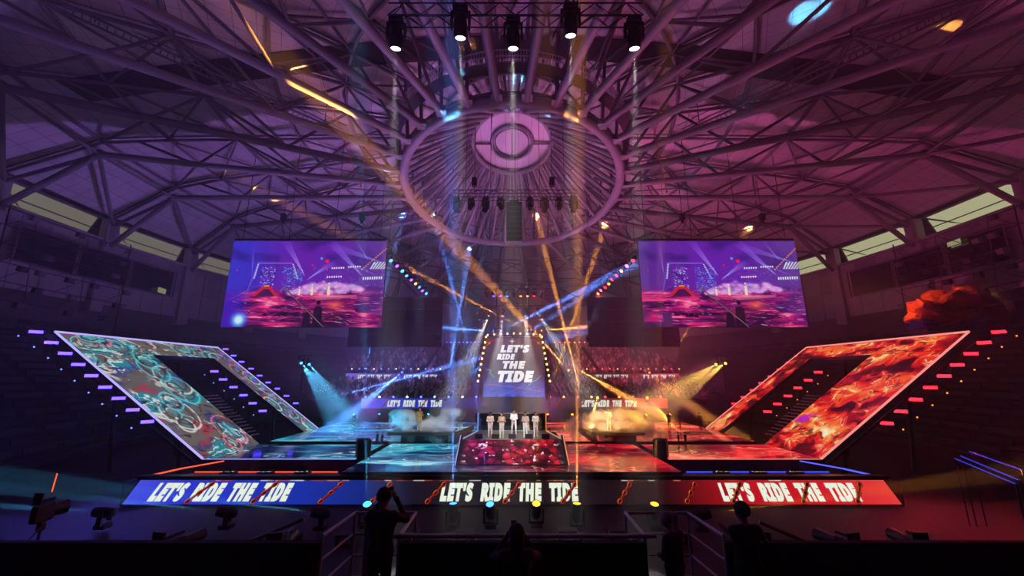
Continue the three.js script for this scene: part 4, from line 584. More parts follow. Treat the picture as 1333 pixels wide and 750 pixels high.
// two trusses running back along the relay screens
for (const s of [-1, 1]) {
  const A = V(s * 14.4, 21.6, -43.5), B = V(s * 14.4, 21.6, -64), hues = s < 0 ? ['blue', 'violet', 'cyan', 'blue', 'violet', 'orange'] : ['red', 'pink', 'orange', 'red', 'red', 'orange'];
  truss('lighting_truss', s < 0 ? 'black truss of blue lamps running back beside the blue side relay screen' : 'black truss of red lamps running back beside the orange side relay screen', A, B, 0.8, null, [0.05, 0.5, 0.95]);
  for (let i = 0; i < 9; i++) { const at = A.clone().lerp(B, 0.04 + i * 0.115).add(V(-s * 0.2, -0.42, 0)); movingHead(at, V(rr(-6, 6) - s * 3, 2, at.z + 14), hues[i % 6], 1.5, `${NTH[i]} lamp from the relay screen along the truss of ${s < 0 ? 'blue' : 'red'} lamps`, null); }
  // one of them floods the far stand
  const l = new THREE.SpotLight(new THREE.Color().setRGB(...(s < 0 ? [0.25, 0.22, 1] : [1, 0.2, 0.3])), 3000, 0, 0.62, 1, 2); l.position.copy(B).add(V(0, -1.4, -0.6)); l.target.position.set(s * 24, 8, -90); l.castShadow = true; l.shadow.radius = 8; l.name = 'stand_flood_light'; scene.add(l, l.target);
}
// truss behind the slogan screen, and four white front lamps above it
{
  const Z = 62, y = atZ(668, 376, Z).y + 0.3, A = V(atZ(632, 376, Z).x, y, -Z), B = V(atZ(706, 376, Z).x, y, -Z);
  truss('lighting_truss', 'short black truss of coloured lamps above the slogan screen', A, B, 0.6, null, [0.1, 0.5, 0.9]);
  ['off', 'violet', 'violet', 'blue', 'off', 'orange', 'orange', 'red', 'off'].forEach((h, i) => { const at = A.clone().lerp(B, 0.02 + i * 0.12).add(V(0, -0.32, 0)), aim = V(at.x * 0.6, 6, at.z + 6); if (h === 'off') movingHead(at, aim, h, 1.4, `unlit lamp, ${NTH[i]} from the blue end of the truss above the slogan screen`, null); else lit(at, aim, h, 30000, 3.2, 1.4, `${h} lamp, ${NTH[i]} from the blue end of the truss above the slogan screen`, null, false, 0.8); });
  const bar = atZ(669, 400, 60); truss('lighting_truss', 'slim black truss of four white lamps over the slogan screen', V(-4.6, bar.y, -60), V(4.9, bar.y, -60), 0.4, null, [0.03, 0.97]);
  [[638, -5.6], [655, -1.6], [683.5, 1.0], [700.5, 7.6]].forEach(([px, dx], i) => { const at = atZ(px, 401, 60); at.y = bar.y - 0.2; lit(at, V(at.x + dx, 3, -58.5), 'white', 20000, 10, 1.3, `${NTH[i]} broad white beam lamp from the blue end of the slim truss`, null, false, 0.5); });
}
// thin orange ropes hanging in the roof
for (const [ax, ay, aZ, bx, by, bZ, label] of [[378, -20, 26, 470, 243, 34, 'long thin orange rope slanting below the violet roof'], [478, 180, 34, 470, 243, 34, 'short thin orange rope joining the long one below the violet roof'], [851, 168, 34, 868, 250, 34, 'short thin orange rope hanging beside the roof ring']]) { const t = thing('orange_rope', label, 'rope'), p = atZ(ax, ay, aZ), q = atZ(bx, by, bZ), pts = []; for (let i = 0; i <= 12; i++) pts.push(p.clone().lerp(q, i / 12).add(V(0, -0.35 * Math.sin(i / 12 * Math.PI), 0))); add('rope', new THREE.TubeGeometry(new THREE.CatmullRomCurve3(pts), 24, 0.035, 5), std(0xe0602a, 0.7), t); add('knot', new THREE.SphereGeometry(0.1, 8, 6).translate(q.x, q.y, q.z), std(0xe0602a, 0.7), t); }
// ---------- strobe lamps along the wing frames ----------
{
  const can = rbox(0.8, 0.34, 0.22, 0.04), face = box(0.68, 0.2, 0.03, 0, 0, 0.115), arm = box(0.06, 0.06, 1.1, 0, -0.05, -0.6), dot = new THREE.IcosahedronGeometry(0.06, 0);
  const mats = { b: glow(0x4a34ff, 8), r: glow(0xff1828, 7), db: glow(0x7a9aff, 2), dr: glow(0xff9a28, 2) };
  const rows = [
    [-1, 28.6, 1, [[47, 432], [67, 446], [85, 460], [102, 474.5], [119, 489], [137, 504], [154.5, 518.5], [173, 533.5], [192, 549]], 'violet blue strobe lamp on the front arm of the grey wing', 'strobes on the front arm of the grey wing'],
    [-1, 45.6, 1, [[293.7, 454.5], [304, 463], [314.5, 471], [327, 480], [338, 489], [349, 498], [361, 506], [373, 515.5], [385, 525]], 'violet blue strobe lamp on the rear arm of the grey wing', 'strobes on the rear arm of the grey wing', 0.75],
    [-1, 42, 1, [[279, 483.5], [290.5, 494], [304, 504], [317, 514.5], [329, 525], [342, 535]], 'violet blue strobe lamp inside the opening of the grey wing', 'strobes inside the grey wing'],
    [1, 28.6, 1, [[1300, 432], [1281, 446], [1264, 460.5], [1246, 475], [1229, 489.5], [1211, 504.5], [1192, 520], [1172.5, 535.5], [1154.5, 551]], 'red strobe lamp on the front arm of the fiery wing', 'strobes on the front arm of the fiery wing'],
    [1, 45.6, 1, [[1049.4, 455], [1038, 463.7], [1026.6, 472], [1015, 481], [1003, 490], [991, 498.7], [979.5, 508], [967.6, 517], [955.7, 525.7]], 'red strobe lamp on the rear arm of the fiery wing', 'strobes on the rear arm of the fiery wing', 0.75],
    [1, 42, 1, [[1065, 484.5], [1052, 495], [1038.5, 505], [1025.6, 515.5], [1012, 526], [999, 536]], 'red strobe lamp inside the opening of the fiery wing', 'strobes inside the fiery wing'],
  ];
  for (const [s, Z, , list, label, , k = 1] of rows) list.forEach(([px, py], i) => {
    if (Z < 30 && i % 3 === 1) { const p = atZ(px, py, Z), l = new THREE.SpotLight(new THREE.Color().setRGB(...(s < 0 ? [0.12, 0.1, 1] : [1, 0.05, 0.08])), 100, 0, 1.0, 1, 2); l.position.copy(p).add(V(-s * 0.1, 0, 0.25)); l.target.position.set(0, 2, 0); l.castShadow = true; l.shadow.radius = 8; l.name = 'strobe_light'; scene.add(l, l.target); }
    const t = thing('strobe_lamp', `${label}, ${NTH[i]} from its top`, 'strobe'); t.position.copy(atZ(px, py, Z)); t.lookAt(0, 5, 0); t.scale.setScalar(k);
    add('housing', can, M.black, t); add('lamp_face', face, s < 0 ? mats.b : mats.r, t); add('bracket', arm, M.blackMetal, t); const d = add('marker_lamp', dot, s < 0 ? mats.db : mats.dr, t); d.position.set(-s * -0.75, -0.35, 0); add('marker_arm', box(0.5, 0.04, 0.04, s * 0.5, -0.3, 0), M.black, t);
  });
}
// ---------- moving heads with visible beams: hue, lamp pixel and depth, aim pixel and depth, half angle, candela ----------
{
  const G = 'deck', B = [   // a depth of 'deck' aims at the stage floor
    ['blue', 580, 516, 64.6, 602, 380, 66, 1.2, 1.3], ['blue', 627, 515, 63, 596, 400, 64, 1.0, 1.2], ['blue', 569, 517, 64.6, 668, 448, 73, 1.1, 1.2], ['blue', 431, 517.5, 64.6, 580, 478, 70, 1.4, 1.2],
    ['blue', 524, 484, 82.6, 430, 560, G, 1.4, 1.2], ['blue', 475, 482, 82.6, 500, 380, 72, 1.1, 0.9], ['blue', 437, 482, 82.6, 470, 372, 72, 1.0, 0.9],
    ['blue', 645, 433, 60.6, 513, 422, 52.3, 2.0, 0.6], ['blue', 650, 433, 60.6, 795, 360, 47, 1.6, 0.8], ['cyan', 391, 471, 60, 446, 548, 48, 6.5, 0.05], ['cyan', 401, 472.5, 60, 470, 556, 50, 5, 0.05],
    ['orange', 757, 516, 64.6, 724, 385, 66, 1.2, 1.3], ['orange', 713, 515, 63, 762, 370, 66, 1.1, 1.2], ['orange', 741, 483, 82.6, 700, 438, 68, 1.1, 1.2], ['orange', 757, 483, 82.6, 875, 552, G, 1.5, 1.2],
    ['orange', 694, 433, 60.6, 822, 420, 52.3, 2.0, 0.6], ['orange', 689, 433, 60.6, 590, 380, 56, 1.0, 1.0], ['amber', 946, 472, 60, 858, 530, 48, 6, 0.05], ['amber', 934, 473.5, 60, 850, 520, 50, 5, 0.05],
    ['orange', 863, 483, 82.6, 895, 430, 76, 1.1, 1.2], ['orange', 911, 483, 82.6, 950, 420, 76, 1.0, 1.2], ['orange', 842, 517, 64.6, 878, 556, G, 1.0, 1.0], ['orange', 778, 517, 64.6, 768, 556, G, 1.0, 1.0], ['orange', 845, 485, 82.6, 935, 556, G, 1.6, 1.0],
  ], count = {};
  for (const [hue, fx, fy, fZ, tx, ty, tZ, deg, cd] of B) {
    const at = atZ(fx, fy, fZ), aim = tZ === G ? atY(tx, ty, DECK) : atZ(tx, ty, tZ), st = fy > 500 || (fy > 478 && fZ > 80), place = fZ > 80 ? 'on the upper stand rail' : fZ > 62 ? 'above the lower ribbon screens' : fZ === 60.6 ? 'under the slim truss' : 'on a side mast', n = count[hue + place] = (count[hue + place] ?? -1) + 1;
    lit(at.clone().add(V(0, st ? -0.75 : 0.7, 0)), aim, hue, cd * 1100000, deg, fZ === 60.6 ? 1.0 : 1.3, `${NTH[n]} ${hue} beam lamp ${place}`, null, st, 0.2);
  }
  // violet fans at the lower inner corners of the black screens
  for (const [px, tx, n] of [[572, 540, 'blue'], [766, 776, 'orange']]) lit(atZ(px, 445, 51.7), atZ(tx, 385, 55), 'violet', 5000, 9, 1.0, `violet fan lamp at the corner of the black screen on the ${n} side`, null, true, 0.6);
  // side masts for the wash lamps beside the stage
  for (const [px, nm] of [[396, 'cyan'], [940, 'amber']]) { const t = thing('lamp_mast', `black mast carrying the ${nm} wash lamps`, 'mast'), p = atZ(px, 470, 60); tube('pole', V(p.x, 0, p.z), p.clone().add(V(0, 0.9, 0)), 0.12, M.blackMetal, t); tube('cross_arm', p.clone().add(V(-1.2, 0.8, 0)), p.clone().add(V(1.2, 0.8, 0)), 0.07, M.blackMetal, t); add('foot_plate', box(1.4, 0.08, 1.4, p.x, 0.04, p.z), M.blackMetal, t); }
  // lamps standing on the floor in front of the banner
  const F = [['cyan', 137, 670, -300, 640, 18, 2], ['cyan', 297, 670, 60, 642, 18, 2], ['cyan', 419, 671, 200, 642, 18, 2], ['cyan', 478, 669, 476, 560, 18, 1], ['blue', 590, 672, 589, 400, 19, 1.3], ['blue', 639, 669, 626, 560, 18, 1], ['orange', 698, 668, 700, 560, 18, 1], ['orange', 751, 672, 752, 400, 19, 1.3], ['orange', 852, 671, 856, 500, 18, 1], ['orange', 911, 673, 1200, 630, 18, 2]];
  F.forEach(([hue, fx, fy, tx, ty, tZ, deg], i) => { const p = atY(fx, fy, 0.75), at = V(p.x, 0.16, p.z), aim = atZ(tx, ty, tZ), label = `${hue} lamp standing on the floor, ${NTH[i]} along the row before the front banner`; lit(at, aim, hue, [4, 7].includes(i) ? 190000 : deg > 1.5 ? 22000 : 60000, deg, 1.25, label, null, true, 0.2); });
  // lamps along the rear of the stage that freckle the roof with patches
  const R = [['cyan', 215, 110], ['cyan', 500, 200], ['cyan', 592, 105], ['cyan', 700, 187], ['cyan', 655, 190], ['cyan', 628, 300], ['cyan', 708, 326], ['cyan', 1000, 89], ['orange', 628, 152], ['orange', 742, 112], ['orange', 572, 306], ['orange', 722, 312], ['orange', 1190, 84], ['orange', 1096, 138]];
  R.forEach(([hue, tx, ty], i) => { const x = -19 + i * 38 / (R.length - 1), at = V(x, DECK + 0.16, -50.4); lit(at, atY(tx, ty, 30.5), hue, 40000, 1.4, 1.0, `${hue} lamp aimed at the roof, ${NTH[i]} along the stage rear`, null, true, 0.15); });
  // one lamp on the red truss picks out the cloth heap
  lit(V(15.6, 21.2, -44.8), atZ(1226, 400, 42.6), 'orange', 9000, 5.2, 1.2, 'orange lamp beside the relay screen aimed at the red cloth heap', null, false, 0.4);
}
// ---------- blue lit handrails at the side stair ----------
for (const [a, b, i] of [[[1243, 597], [1322, 630], 0], [[1251, 594], [1326, 625], 1], [[1262, 588], [1330, 612], 2]]) { const p = atZ(...a, 21), q = atZ(...b, 17.5), t = thing('lit_handrail', `blue lit handrail of the side stair, ${NTH[i]} from its lowest`, 'handrail', null); tube('rail_light', p, q, 0.03, glow(0x2a48ff, 0.45), t, 6); for (const e of [p, q]) tube('post', e, V(e.x, 0, e.z), 0.03, M.blackMetal, t, 6); }
// ---------- smoke round the soloists ----------
{
  const smoke = (cx, cy, cz, n, spread, label, lights) => {
    const list = []; for (let i = 0; i < n; i++) { const g = new THREE.IcosahedronGeometry(1, 2), p = g.attributes.position, v = V(), sd = i + n; for (let k = 0; k < p.count; k++) { v.fromBufferAttribute(p, k); const f = 0.65 + 0.7 * fbm(v.x * 1.6 + sd, v.y * 1.6 + v.z * 1.3, sd, 3); p.setXYZ(k, v.x * f, v.y * f, v.z * f); } g.computeVertexNormals(); const r = rr(0.22, 0.62); const [sx, sy, sz] = spread(i / n); list.push(g.scale(r, r * rr(0.7, 1), r).translate(cx + sx, cy + sy, cz + sz)); }
    const m = add('smoke_cloud', merge(list), new THREE.MeshStandardMaterial({ color: 0xffffff, roughness: 1, transparent: true, opacity: 0.13, depthWrite: false })); tag(m, label, 'smoke', null, 'stuff');
    for (const [hue, x, y, z, cd, tx, ty, tz, deg] of lights) { const l = new THREE.SpotLight(new THREE.Color().setRGB(...hue), cd, 0, deg * Math.PI / 180, 0.8, 2); l.position.set(x, y, z); l.target.position.set(tx, ty, tz); l.castShadow = true; l.shadow.radius = 6; l.name = 'smoke_light'; scene.add(l, l.target); }
  };
  const puff = (x0, x1, h) => (f) => { const x = rr(x0, x1); return [x, rr(0, 1) ** 1.3 * h(x), rr(-1.3, 1.1)]; };
  smoke(-8, 2.2, -36.6, 150, (f) => { const left = rnd() < 0.45, x = left ? rr(-2.2, -0.3) : rr(0.3, 3.6); return [x, rr(-0.5, 1) * (left ? 1.7 : 0.6 + 0.62 * x), rr(-1.2, 1.3)]; }, 'drifting blue and white smoke round the soloist in beige', [[[0.1, 0.6, 1], -16, 9, -30, 1300, -9.5, 2.5, -36.5, 9], [[0.65, 0.8, 1], -2, 10, -26, 560, -6, 2.5, -36.5, 9]]);
  smoke(8.6, 2.2, -36.6, 190, (f) => { const x = rr(-3.4, 3.6); return [x, rr(-0.3, 1) * (1.9 - 0.1 * x * x), rr(-1.3, 1.3)]; }, 'glowing orange smoke billowing round the soloist in white', [[[1, 0.42, 0.06], 17, 9, -31, 1700, 9, 2.6, -36.6, 10], [[1, 0.5, 0.12], 4, 8, -27, 800, 8, 2.6, -36.6, 10]]);
}
// front light on the singers
{ const l = new THREE.SpotLight(new THREE.Color().setRGB(1, 0.96, 0.92), 2600, 0, 0.115, 0.6, 2); l.position.set(0, 19.0, -12.2); l.target.position.set(0, 2.9, -31.4); l.castShadow = true; l.shadow.radius = 4; l.name = 'front_key_light'; scene.add(l, l.target);
  for (const s of [-1, 1]) { const k = new THREE.SpotLight(new THREE.Color().setRGB(1, 0.9, 0.75), 1500, 0, 0.06, 0.6, 2); k.position.set(s * 3, 19.0, -12.2); k.target.position.set(s * 8.2, 3.3, -36.2); k.castShadow = true; k.shadow.radius = 4; k.name = 'soloist_key_light'; scene.add(k, k.target); } }
// ---------- people: one smooth skin over a skeleton of tapered bones ----------
function skinBody(bones, cell, k = 0.045) {   // bones: [ax, ay, az, ra, bx, by, bz, rb, colour]
  let lo = [9, 9, 9], hi = [-9, -9, -9]; for (const b of bones) for (let i = 0; i < 3; i++) { lo[i] = Math.min(lo[i], b[i] - b[3], b[4 + i] - b[7]); hi[i] = Math.max(hi[i], b[i] + b[3], b[4 + i] + b[7]); }
  lo = lo.map((x) => x - 2 * cell); hi = hi.map((x) => x + 2 * cell); const n = hi.map((x, i) => Math.ceil((x - lo[i]) / cell) + 1), [nx, ny, nz] = n, D = new Float32Array(nx * ny * nz);
  const one = (b, x, y, z) => { const dx = b[4] - b[0], dy = b[5] - b[1], dz = b[6] - b[2], l2 = dx * dx + dy * dy + dz * dz, t = l2 ? clamp(((x - b[0]) * dx + (y - b[1]) * dy + (z - b[2]) * dz) / l2) : 0; return Math.hypot(x - b[0] - t * dx, y - b[1] - t * dy, z - b[2] - t * dz) - (b[3] + (b[7] - b[3]) * t); };
  const field = (x, y, z) => { let d = 9; for (const b of bones) { const e = one(b, x, y, z), kk = Math.min(k, 1.2 * Math.min(b[3], b[7])); const h = clamp(0.5 + 0.5 * (d - e) / kk); d = d + (e - d) * h - kk * h * (1 - h); } return d; };
  for (let c = 0, i = 0; c < nz; c++) for (let b = 0; b < ny; b++) for (let a = 0; a < nx; a++, i++) D[i] = field(lo[0] + a * cell, lo[1] + b * cell, lo[2] + c * cell);
  const id = new Int32Array(nx * ny * nz).fill(-1), pos = [], nor = [], col = [], index = [], at = (a, b, c) => a + nx * (b + ny * c);
  for (let c = 0; c < nz - 1; c++) for (let b = 0; b < ny - 1; b++) for (let a = 0; a < nx - 1; a++) {
    let m = 0, sx = 0, sy = 0, sz = 0, cnt = 0; const v = []; for (let q = 0; q < 8; q++) { const d = D[at(a + (q & 1), b + (q >> 1 & 1), c + (q >> 2))]; v.push(d); if (d < 0) m++; } if (m === 0 || m === 8) continue;
    for (let q = 0; q < 8; q++) for (const ax of [1, 2, 4]) if (!(q & ax)) { const d0 = v[q], d1 = v[q | ax]; if (d0 < 0 !== d1 < 0) { const t = d0 / (d0 - d1); sx += (q & 1) + (ax === 1 ? t : 0); sy += (q >> 1 & 1) + (ax === 2 ? t : 0); sz += (q >> 2) + (ax === 4 ? t : 0); cnt++; } }
    const x = lo[0] + (a + sx / cnt) * cell, y = lo[1] + (b + sy / cnt) * cell, z = lo[2] + (c + sz / cnt) * cell, e = cell * 0.5; id[at(a, b, c)] = pos.length / 3; pos.push(x, y, z);
    const g = V(field(x + e, y, z) - field(x - e, y, z), field(x, y + e, z) - field(x, y - e, z), field(x, y, z + e) - field(x, y, z - e)).normalize(); nor.push(g.x, g.y, g.z);
    let best = 9, bc = [0.5, 0.5, 0.5]; for (const o of bones) { const d = one(o, x, y, z); if (d < best) { best = d; bc = o[8]; } } col.push(...bc);
  }
  for (let c = 1; c < nz - 1; c++) for (let b = 1; b < ny - 1; b++) for (let a = 1; a < nx - 1; a++) { const d0 = D[at(a, b, c)]; for (const [da, db, dc, u, v] of [[1, 0, 0, [0, 1, 0], [0, 0, 1]], [0, 1, 0, [0, 0, 1], [1, 0, 0]], [0, 0, 1, [1, 0, 0], [0, 1, 0]]]) { const d1 = D[at(a + da, b + db, c + dc)]; if (d0 < 0 === d1 < 0) continue; const q = [id[at(a - u[0] - v[0], b - u[1] - v[1], c - u[2] - v[2])], id[at(a - v[0], b - v[1], c - v[2])], id[at(a, b, c)], id[at(a - u[0], b - u[1], c - u[2])]]; if (q.some((x) => x < 0)) continue; if (d0 < 0) index.push(q[0], q[1], q[2], q[0], q[2], q[3]); else index.push(q[0], q[2], q[1], q[0], q[3], q[2]); } }
  const g = new THREE.BufferGeometry(); g.setAttribute('position', new THREE.Float32BufferAttribute(pos, 3)); g.setAttribute('normal', new THREE.Float32BufferAttribute(nor, 3)); g.setAttribute('color', new THREE.Float32BufferAttribute(col, 3)); g.setIndex(index); return g;
}
const lin = (hex) => new THREE.Color(hex).toArray();
const bodyMat = std(0xffffff, 0.75, 0, { vertexColors: true });
function makePerson(name, label, { top, legs, skin = 0xc9967a, hair = 0x1a1412, shoe = 0xdddddd, sleeve, pose, cell = 0.022, height = 1.75, extra, cap, longHair, group, category = 'person' }) {
  const T = lin(top), L = lin(legs), S = lin(skin), H = lin(shoe), A = lin(sleeve ?? top), p = { lean: 0, stance: 0.09, le: [-0.24, 1.12, 0.02], lw: [-0.08, 1.06, 0.22], re: [0.24, 1.12, 0.02], rw: [0.08, 1.06, 0.22], step: 0, head: [0, 0], ...pose };
  const B = [], o = (...a) => B.push(a); const hx = p.head[0], hz = 0.02 + p.head[1];
  o(-0.07, 0.95, 0, 0.115, 0.07, 0.95, 0, 0.115, L); o(-0.05, 1.1, 0, 0.105, 0.05, 1.1, 0, 0.105, T); o(-0.09, 1.3, -0.005, 0.115, 0.09, 1.3, -0.005, 0.115, T); o(-0.05, 0.98, 0, 0.11, -0.06, 1.28, 0, 0.12, T); o(0.05, 0.98, 0, 0.11, 0.06, 1.28, 0, 0.12, T); o(-0.15, 1.4, -0.01, 0.065, 0.15, 1.4, -0.01, 0.065, T);
  o(0, 1.4, -0.01, 0.058, hx * 0.6, 1.53, hz * 0.6, 0.05, S); o(hx, 1.655, hz - 0.01, 0.098, hx, 1.63, hz + 0.01, 0.088, S); o(hx, 1.62, hz + 0.02, 0.075, hx, 1.565, hz + 0.035, 0.05, S); o(hx, 1.615, hz + 0.09, 0.016, hx, 1.6, hz + 0.108, 0.018, S); for (const s of [-1, 1]) o(hx + s * 0.092, 1.635, hz, 0.018, hx + s * 0.094, 1.6, hz, 0.012, S);
  for (const [s, E, W] of [[-1, p.le, p.lw], [1, p.re, p.rw]]) { o(s * 0.185, 1.385, -0.01, 0.066, ...E, 0.046, A); o(...E, 0.046, ...W, 0.033, p.bare ? S : A); const d = V(...W).sub(V(...E)).normalize(), tip = V(...W).addScaledVector(d, 0.075); o(...W, 0.032, tip.x, tip.y, tip.z, 0.036, S);
    const side = V(0, 1, 0).cross(d).normalize(); for (let f = 0; f < 4; f++) { const b = tip.clone().addScaledVector(side, (f - 1.5) * 0.019), m = b.clone().addScaledVector(d, 0.04 - 0.004 * Math.abs(f - 1)), e = m.clone().addScaledVector(d, 0.022).add(V(-s * 0.018, -0.01, 0)); o(b.x, b.y, b.z, 0.0105, m.x, m.y, m.z, 0.01, S); o(m.x, m.y, m.z, 0.01, e.x, e.y, e.z, 0.009, S); } const th = V(...W).addScaledVector(d, 0.035).addScaledVector(side, -s * 0.035); o(W[0] + d.x * 0.03, W[1] + d.y * 0.03, W[2] + d.z * 0.03, 0.014, th.x - s * 0.012, th.y + 0.012, th.z + 0.012, 0.011, S); }
  for (const s of [-1, 1]) { const st = s * p.step, fx = s * p.stance; o(s * 0.085, 0.93, 0, 0.1, fx * 1.05, 0.52, 0.02 + st * 0.5, 0.07, L); o(fx * 1.05, 0.52, 0.02 + st * 0.5, 0.068, fx * 1.15, 0.11, -0.01 + st, 0.05, L); o(fx * 1.15, 0.05, -0.03 + st, 0.045, fx * 1.35, 0.035, 0.15 + st, 0.036, H); }
  if (extra) extra(o);
  const t = thing(name, label, category, group), body = add('body', skinBody(B, cell), bodyMat, t);
  const hs = new THREE.SphereGeometry(0.112, 18, 12, 0, 2 * Math.PI, 0, Math.PI * 0.56).rotateX(-0.35).scale(0.95, 1.06, 1.05).translate(hx, 1.655, hz - 0.018), parts = [hs]; if (longHair) parts.push(new THREE.SphereGeometry(0.11, 14, 10).scale(0.98, 1.9, 0.6).translate(hx, 1.52, hz - 0.075));
  add(cap ? 'cap' : 'hair', merge(parts), std(hair, 0.8), t); if (cap) add('cap_peak', rbox(0.16, 0.018, 0.12, 0.008, hx, 1.675, hz + 0.13), std(hair, 0.8), t);
  add('eyes', merge([-1, 1].map((s) => new THREE.SphereGeometry(0.012, 8, 6).translate(hx + s * 0.034, 1.635, hz + 0.083))), M.rubber, t); add('mouth', rbox(0.045, 0.012, 0.012, 0.004, hx, 1.572, hz + 0.088), std(0x8a4a44, 0.6), t);
  t.scale.setScalar(height / 1.76); return t;
}
// five singers on the centre riser
{
  const cream = 0xefe6d6, white = 0xf6f4f0, Y = 2.7;
  const list = [
    [638, 569, 'performer in white trousers and cream jacket at the blue lit end of the riser', { top: 0xe8dcc6, legs: white, hair: 0x15100e, pose: { lw: [-0.05, 1.04, 0.2], rw: [0.05, 1.05, 0.21], head: [0.01, 0.03] } }],
    [653, 570, 'performer in a sleeveless cream top with clasped hands', { top: 0xe6d4ac, legs: white, sleeve: 0xc9967a, pose: { bare: true, le: [-0.26, 1.12, 0.06], lw: [-0.03, 1.14, 0.22], re: [0.26, 1.12, 0.06], rw: [0.04, 1.13, 0.22], head: [0, 0.04] } }],
    [669, 566, 'tallest performer in an all white suit at the middle of the riser', { top: white, legs: white, hair: 0x4a2c18, height: 1.82, pose: { stance: 0.13, lw: [-0.03, 1.0, 0.22], rw: [0.05, 1.0, 0.22] } }],
    [684, 569.5, 'performer in white holding a pale cloth at the hip', { top: 0xd9bfae, legs: white, pose: { bare: true, lw: [-0.06, 1.12, 0.22], re: [0.25, 1.14, 0.02], rw: [0.2, 0.98, 0.16] }, extra: (o) => { o(0.22, 0.95, 0.14, 0.04, 0.26, 0.55, 0.12, 0.06, lin(0xe8d8c0)); } }],
    [697.5, 569, 'performer in white beside the small green figure at the orange lit end', { top: 0xf0ece6, legs: white, hair: 0x6a2a16, pose: { lw: [-0.04, 1.08, 0.22], rw: [0.1, 1.02, 0.2], head: [-0.01, 0.02] } }],
  ];
  for (const [px, py, label, o] of list) { const p = atY(px, py, Y), t = makePerson('person', label, { shoe: white, ...o }); t.position.set(p.x, Y, p.z); t.rotation.y = Math.atan2(-p.x, -p.z) * 0 + rr(-0.12, 0.12); }
  const sm = makePerson('person', 'small crouched helper in green and ochre behind the singers', { top: 0x5a7a3a, legs: 0x8a7a3a, hair: 0x806a30, height: 1.1 }); const q = atY(703.5, 562, Y); sm.position.set(q.x, Y, q.z);
  const a = makePerson('person', 'soloist in a beige suit standing in the blue smoke', { top: 0xcaa66e, legs: 0xd6b27a, shoe: 0xe8e0d0, hair: 0x1c1210, height: 1.92, pose: { stance: 0.1, step: 0.05, le: [-0.3, 1.15, 0.0], lw: [-0.26, 0.92, 0.12], re: [0.24, 1.14, 0.06], rw: [0.06, 1.36, 0.2] } }); a.position.set(-8.0, 2.44, -36.1); a.rotation.y = 0.3;
  const b = makePerson('person', 'soloist in a white suit standing in the orange smoke', { top: 0xf2ead8, legs: 0xf6f2ea, shoe: white, hair: 0x1a1210, height: 1.86, pose: { re: [0.27, 1.14, 0.02], rw: [0.14, 0.98, 0.16], le: [-0.24, 1.14, 0.06], lw: [-0.05, 1.34, 0.2] } }); b.position.set(8.35, 2.44, -36.1); b.rotation.y = -0.25;
}
// stage crew: dark figures crouching along the cable channel and standing on deck
{
  const D = { top: 0x101014, legs: 0x0c0c10, skin: 0x8a6350, shoe: 0x0a0a0a, cell: 0.03 };
  const crew = [[490, 583, -35.7, 1.2], [497, 582, -35.7, 1.15], [884, 582, -35.7, 1.2], [893, 583, -35.7, 1.15], [913, 566, -44, 1.75], [872, 562, -46, 1.7], [886, 561, -46, 1.7]];
  const proto = makePerson('stagehand', 'black clad stagehand on the dark cable channel of the stage', { ...D, group: 'stagehands on the stage' });
  crew.forEach(([px, py, z, h], i) => { const t = i ? copyOf(proto) : proto, p = atZ(px, py, -z); t.position.set(p.x, z === -35.7 ? 1.2 : DECK, z); t.scale.setScalar(h / 1.76); t.rotation.y = rr(-2, 2); });
  for (const [x, s] of [[-9.8, -1], [10.2, 1]]) { const t = thing('side_fill_speaker', s < 0 ? 'black loudspeaker cabinet at the edge of the teal deck' : 'black loudspeaker cabinet at the edge of the red deck', 'loudspeaker'); t.position.set(s * 10.4, 0, -29.6); t.rotation.y = -s * 0.5; add('cabinet', rbox(0.9, 1.2, 0.9, 0.06, 0, 2.1, 0), M.black, t); add('grille', box(0.8, 1.08, 0.03, 0, 2.1, 0.46), M.rubber, t); add('stand', box(0.7, 1.5, 0.7, 0, 0.75, 0), M.black, t); }
}
// ---------- photographers' platform in front ----------
const PF = 3.45;
{
  const t = thing('viewing_platform', 'black carpeted viewing platform with solid parapets', 'platform', null, 'structure');
  add('deck', box(40, 0.3, 13, 0, PF - 0.15, -0.7), M.darkFloor, t);
  for (const [x0, x1] of [[-20, -3.0], [-1.75, 2.1], [3.35, 20]]) { add('parapet', box(x1 - x0, 1.0, 0.12, (x0 + x1) / 2, PF + 0.5, -7), M.drape, t); }
  add('skirt', box(40, PF, 0.1, 0, PF / 2, -7.1), M.drape, t); add('skirt', box(0.1, PF, 13, -20, PF / 2, -0.7), M.drape, t); add('skirt', box(0.1, PF, 13, 20, PF / 2, -0.7), M.drape, t);
  const r = thing('handrail', 'long grey handrail above the middle parapet', 'handrail'); tube('rail', V(-1.95, 4.53, -7), V(2.28, 4.53, -7), 0.035, M.alu, r, 8); for (let i = 0; i < 5; i++) tube('post', V(-1.6 + i * 0.9, PF, -6.95), V(-1.6 + i * 0.9, 4.53, -6.97), 0.02, M.alu, r, 6);
}
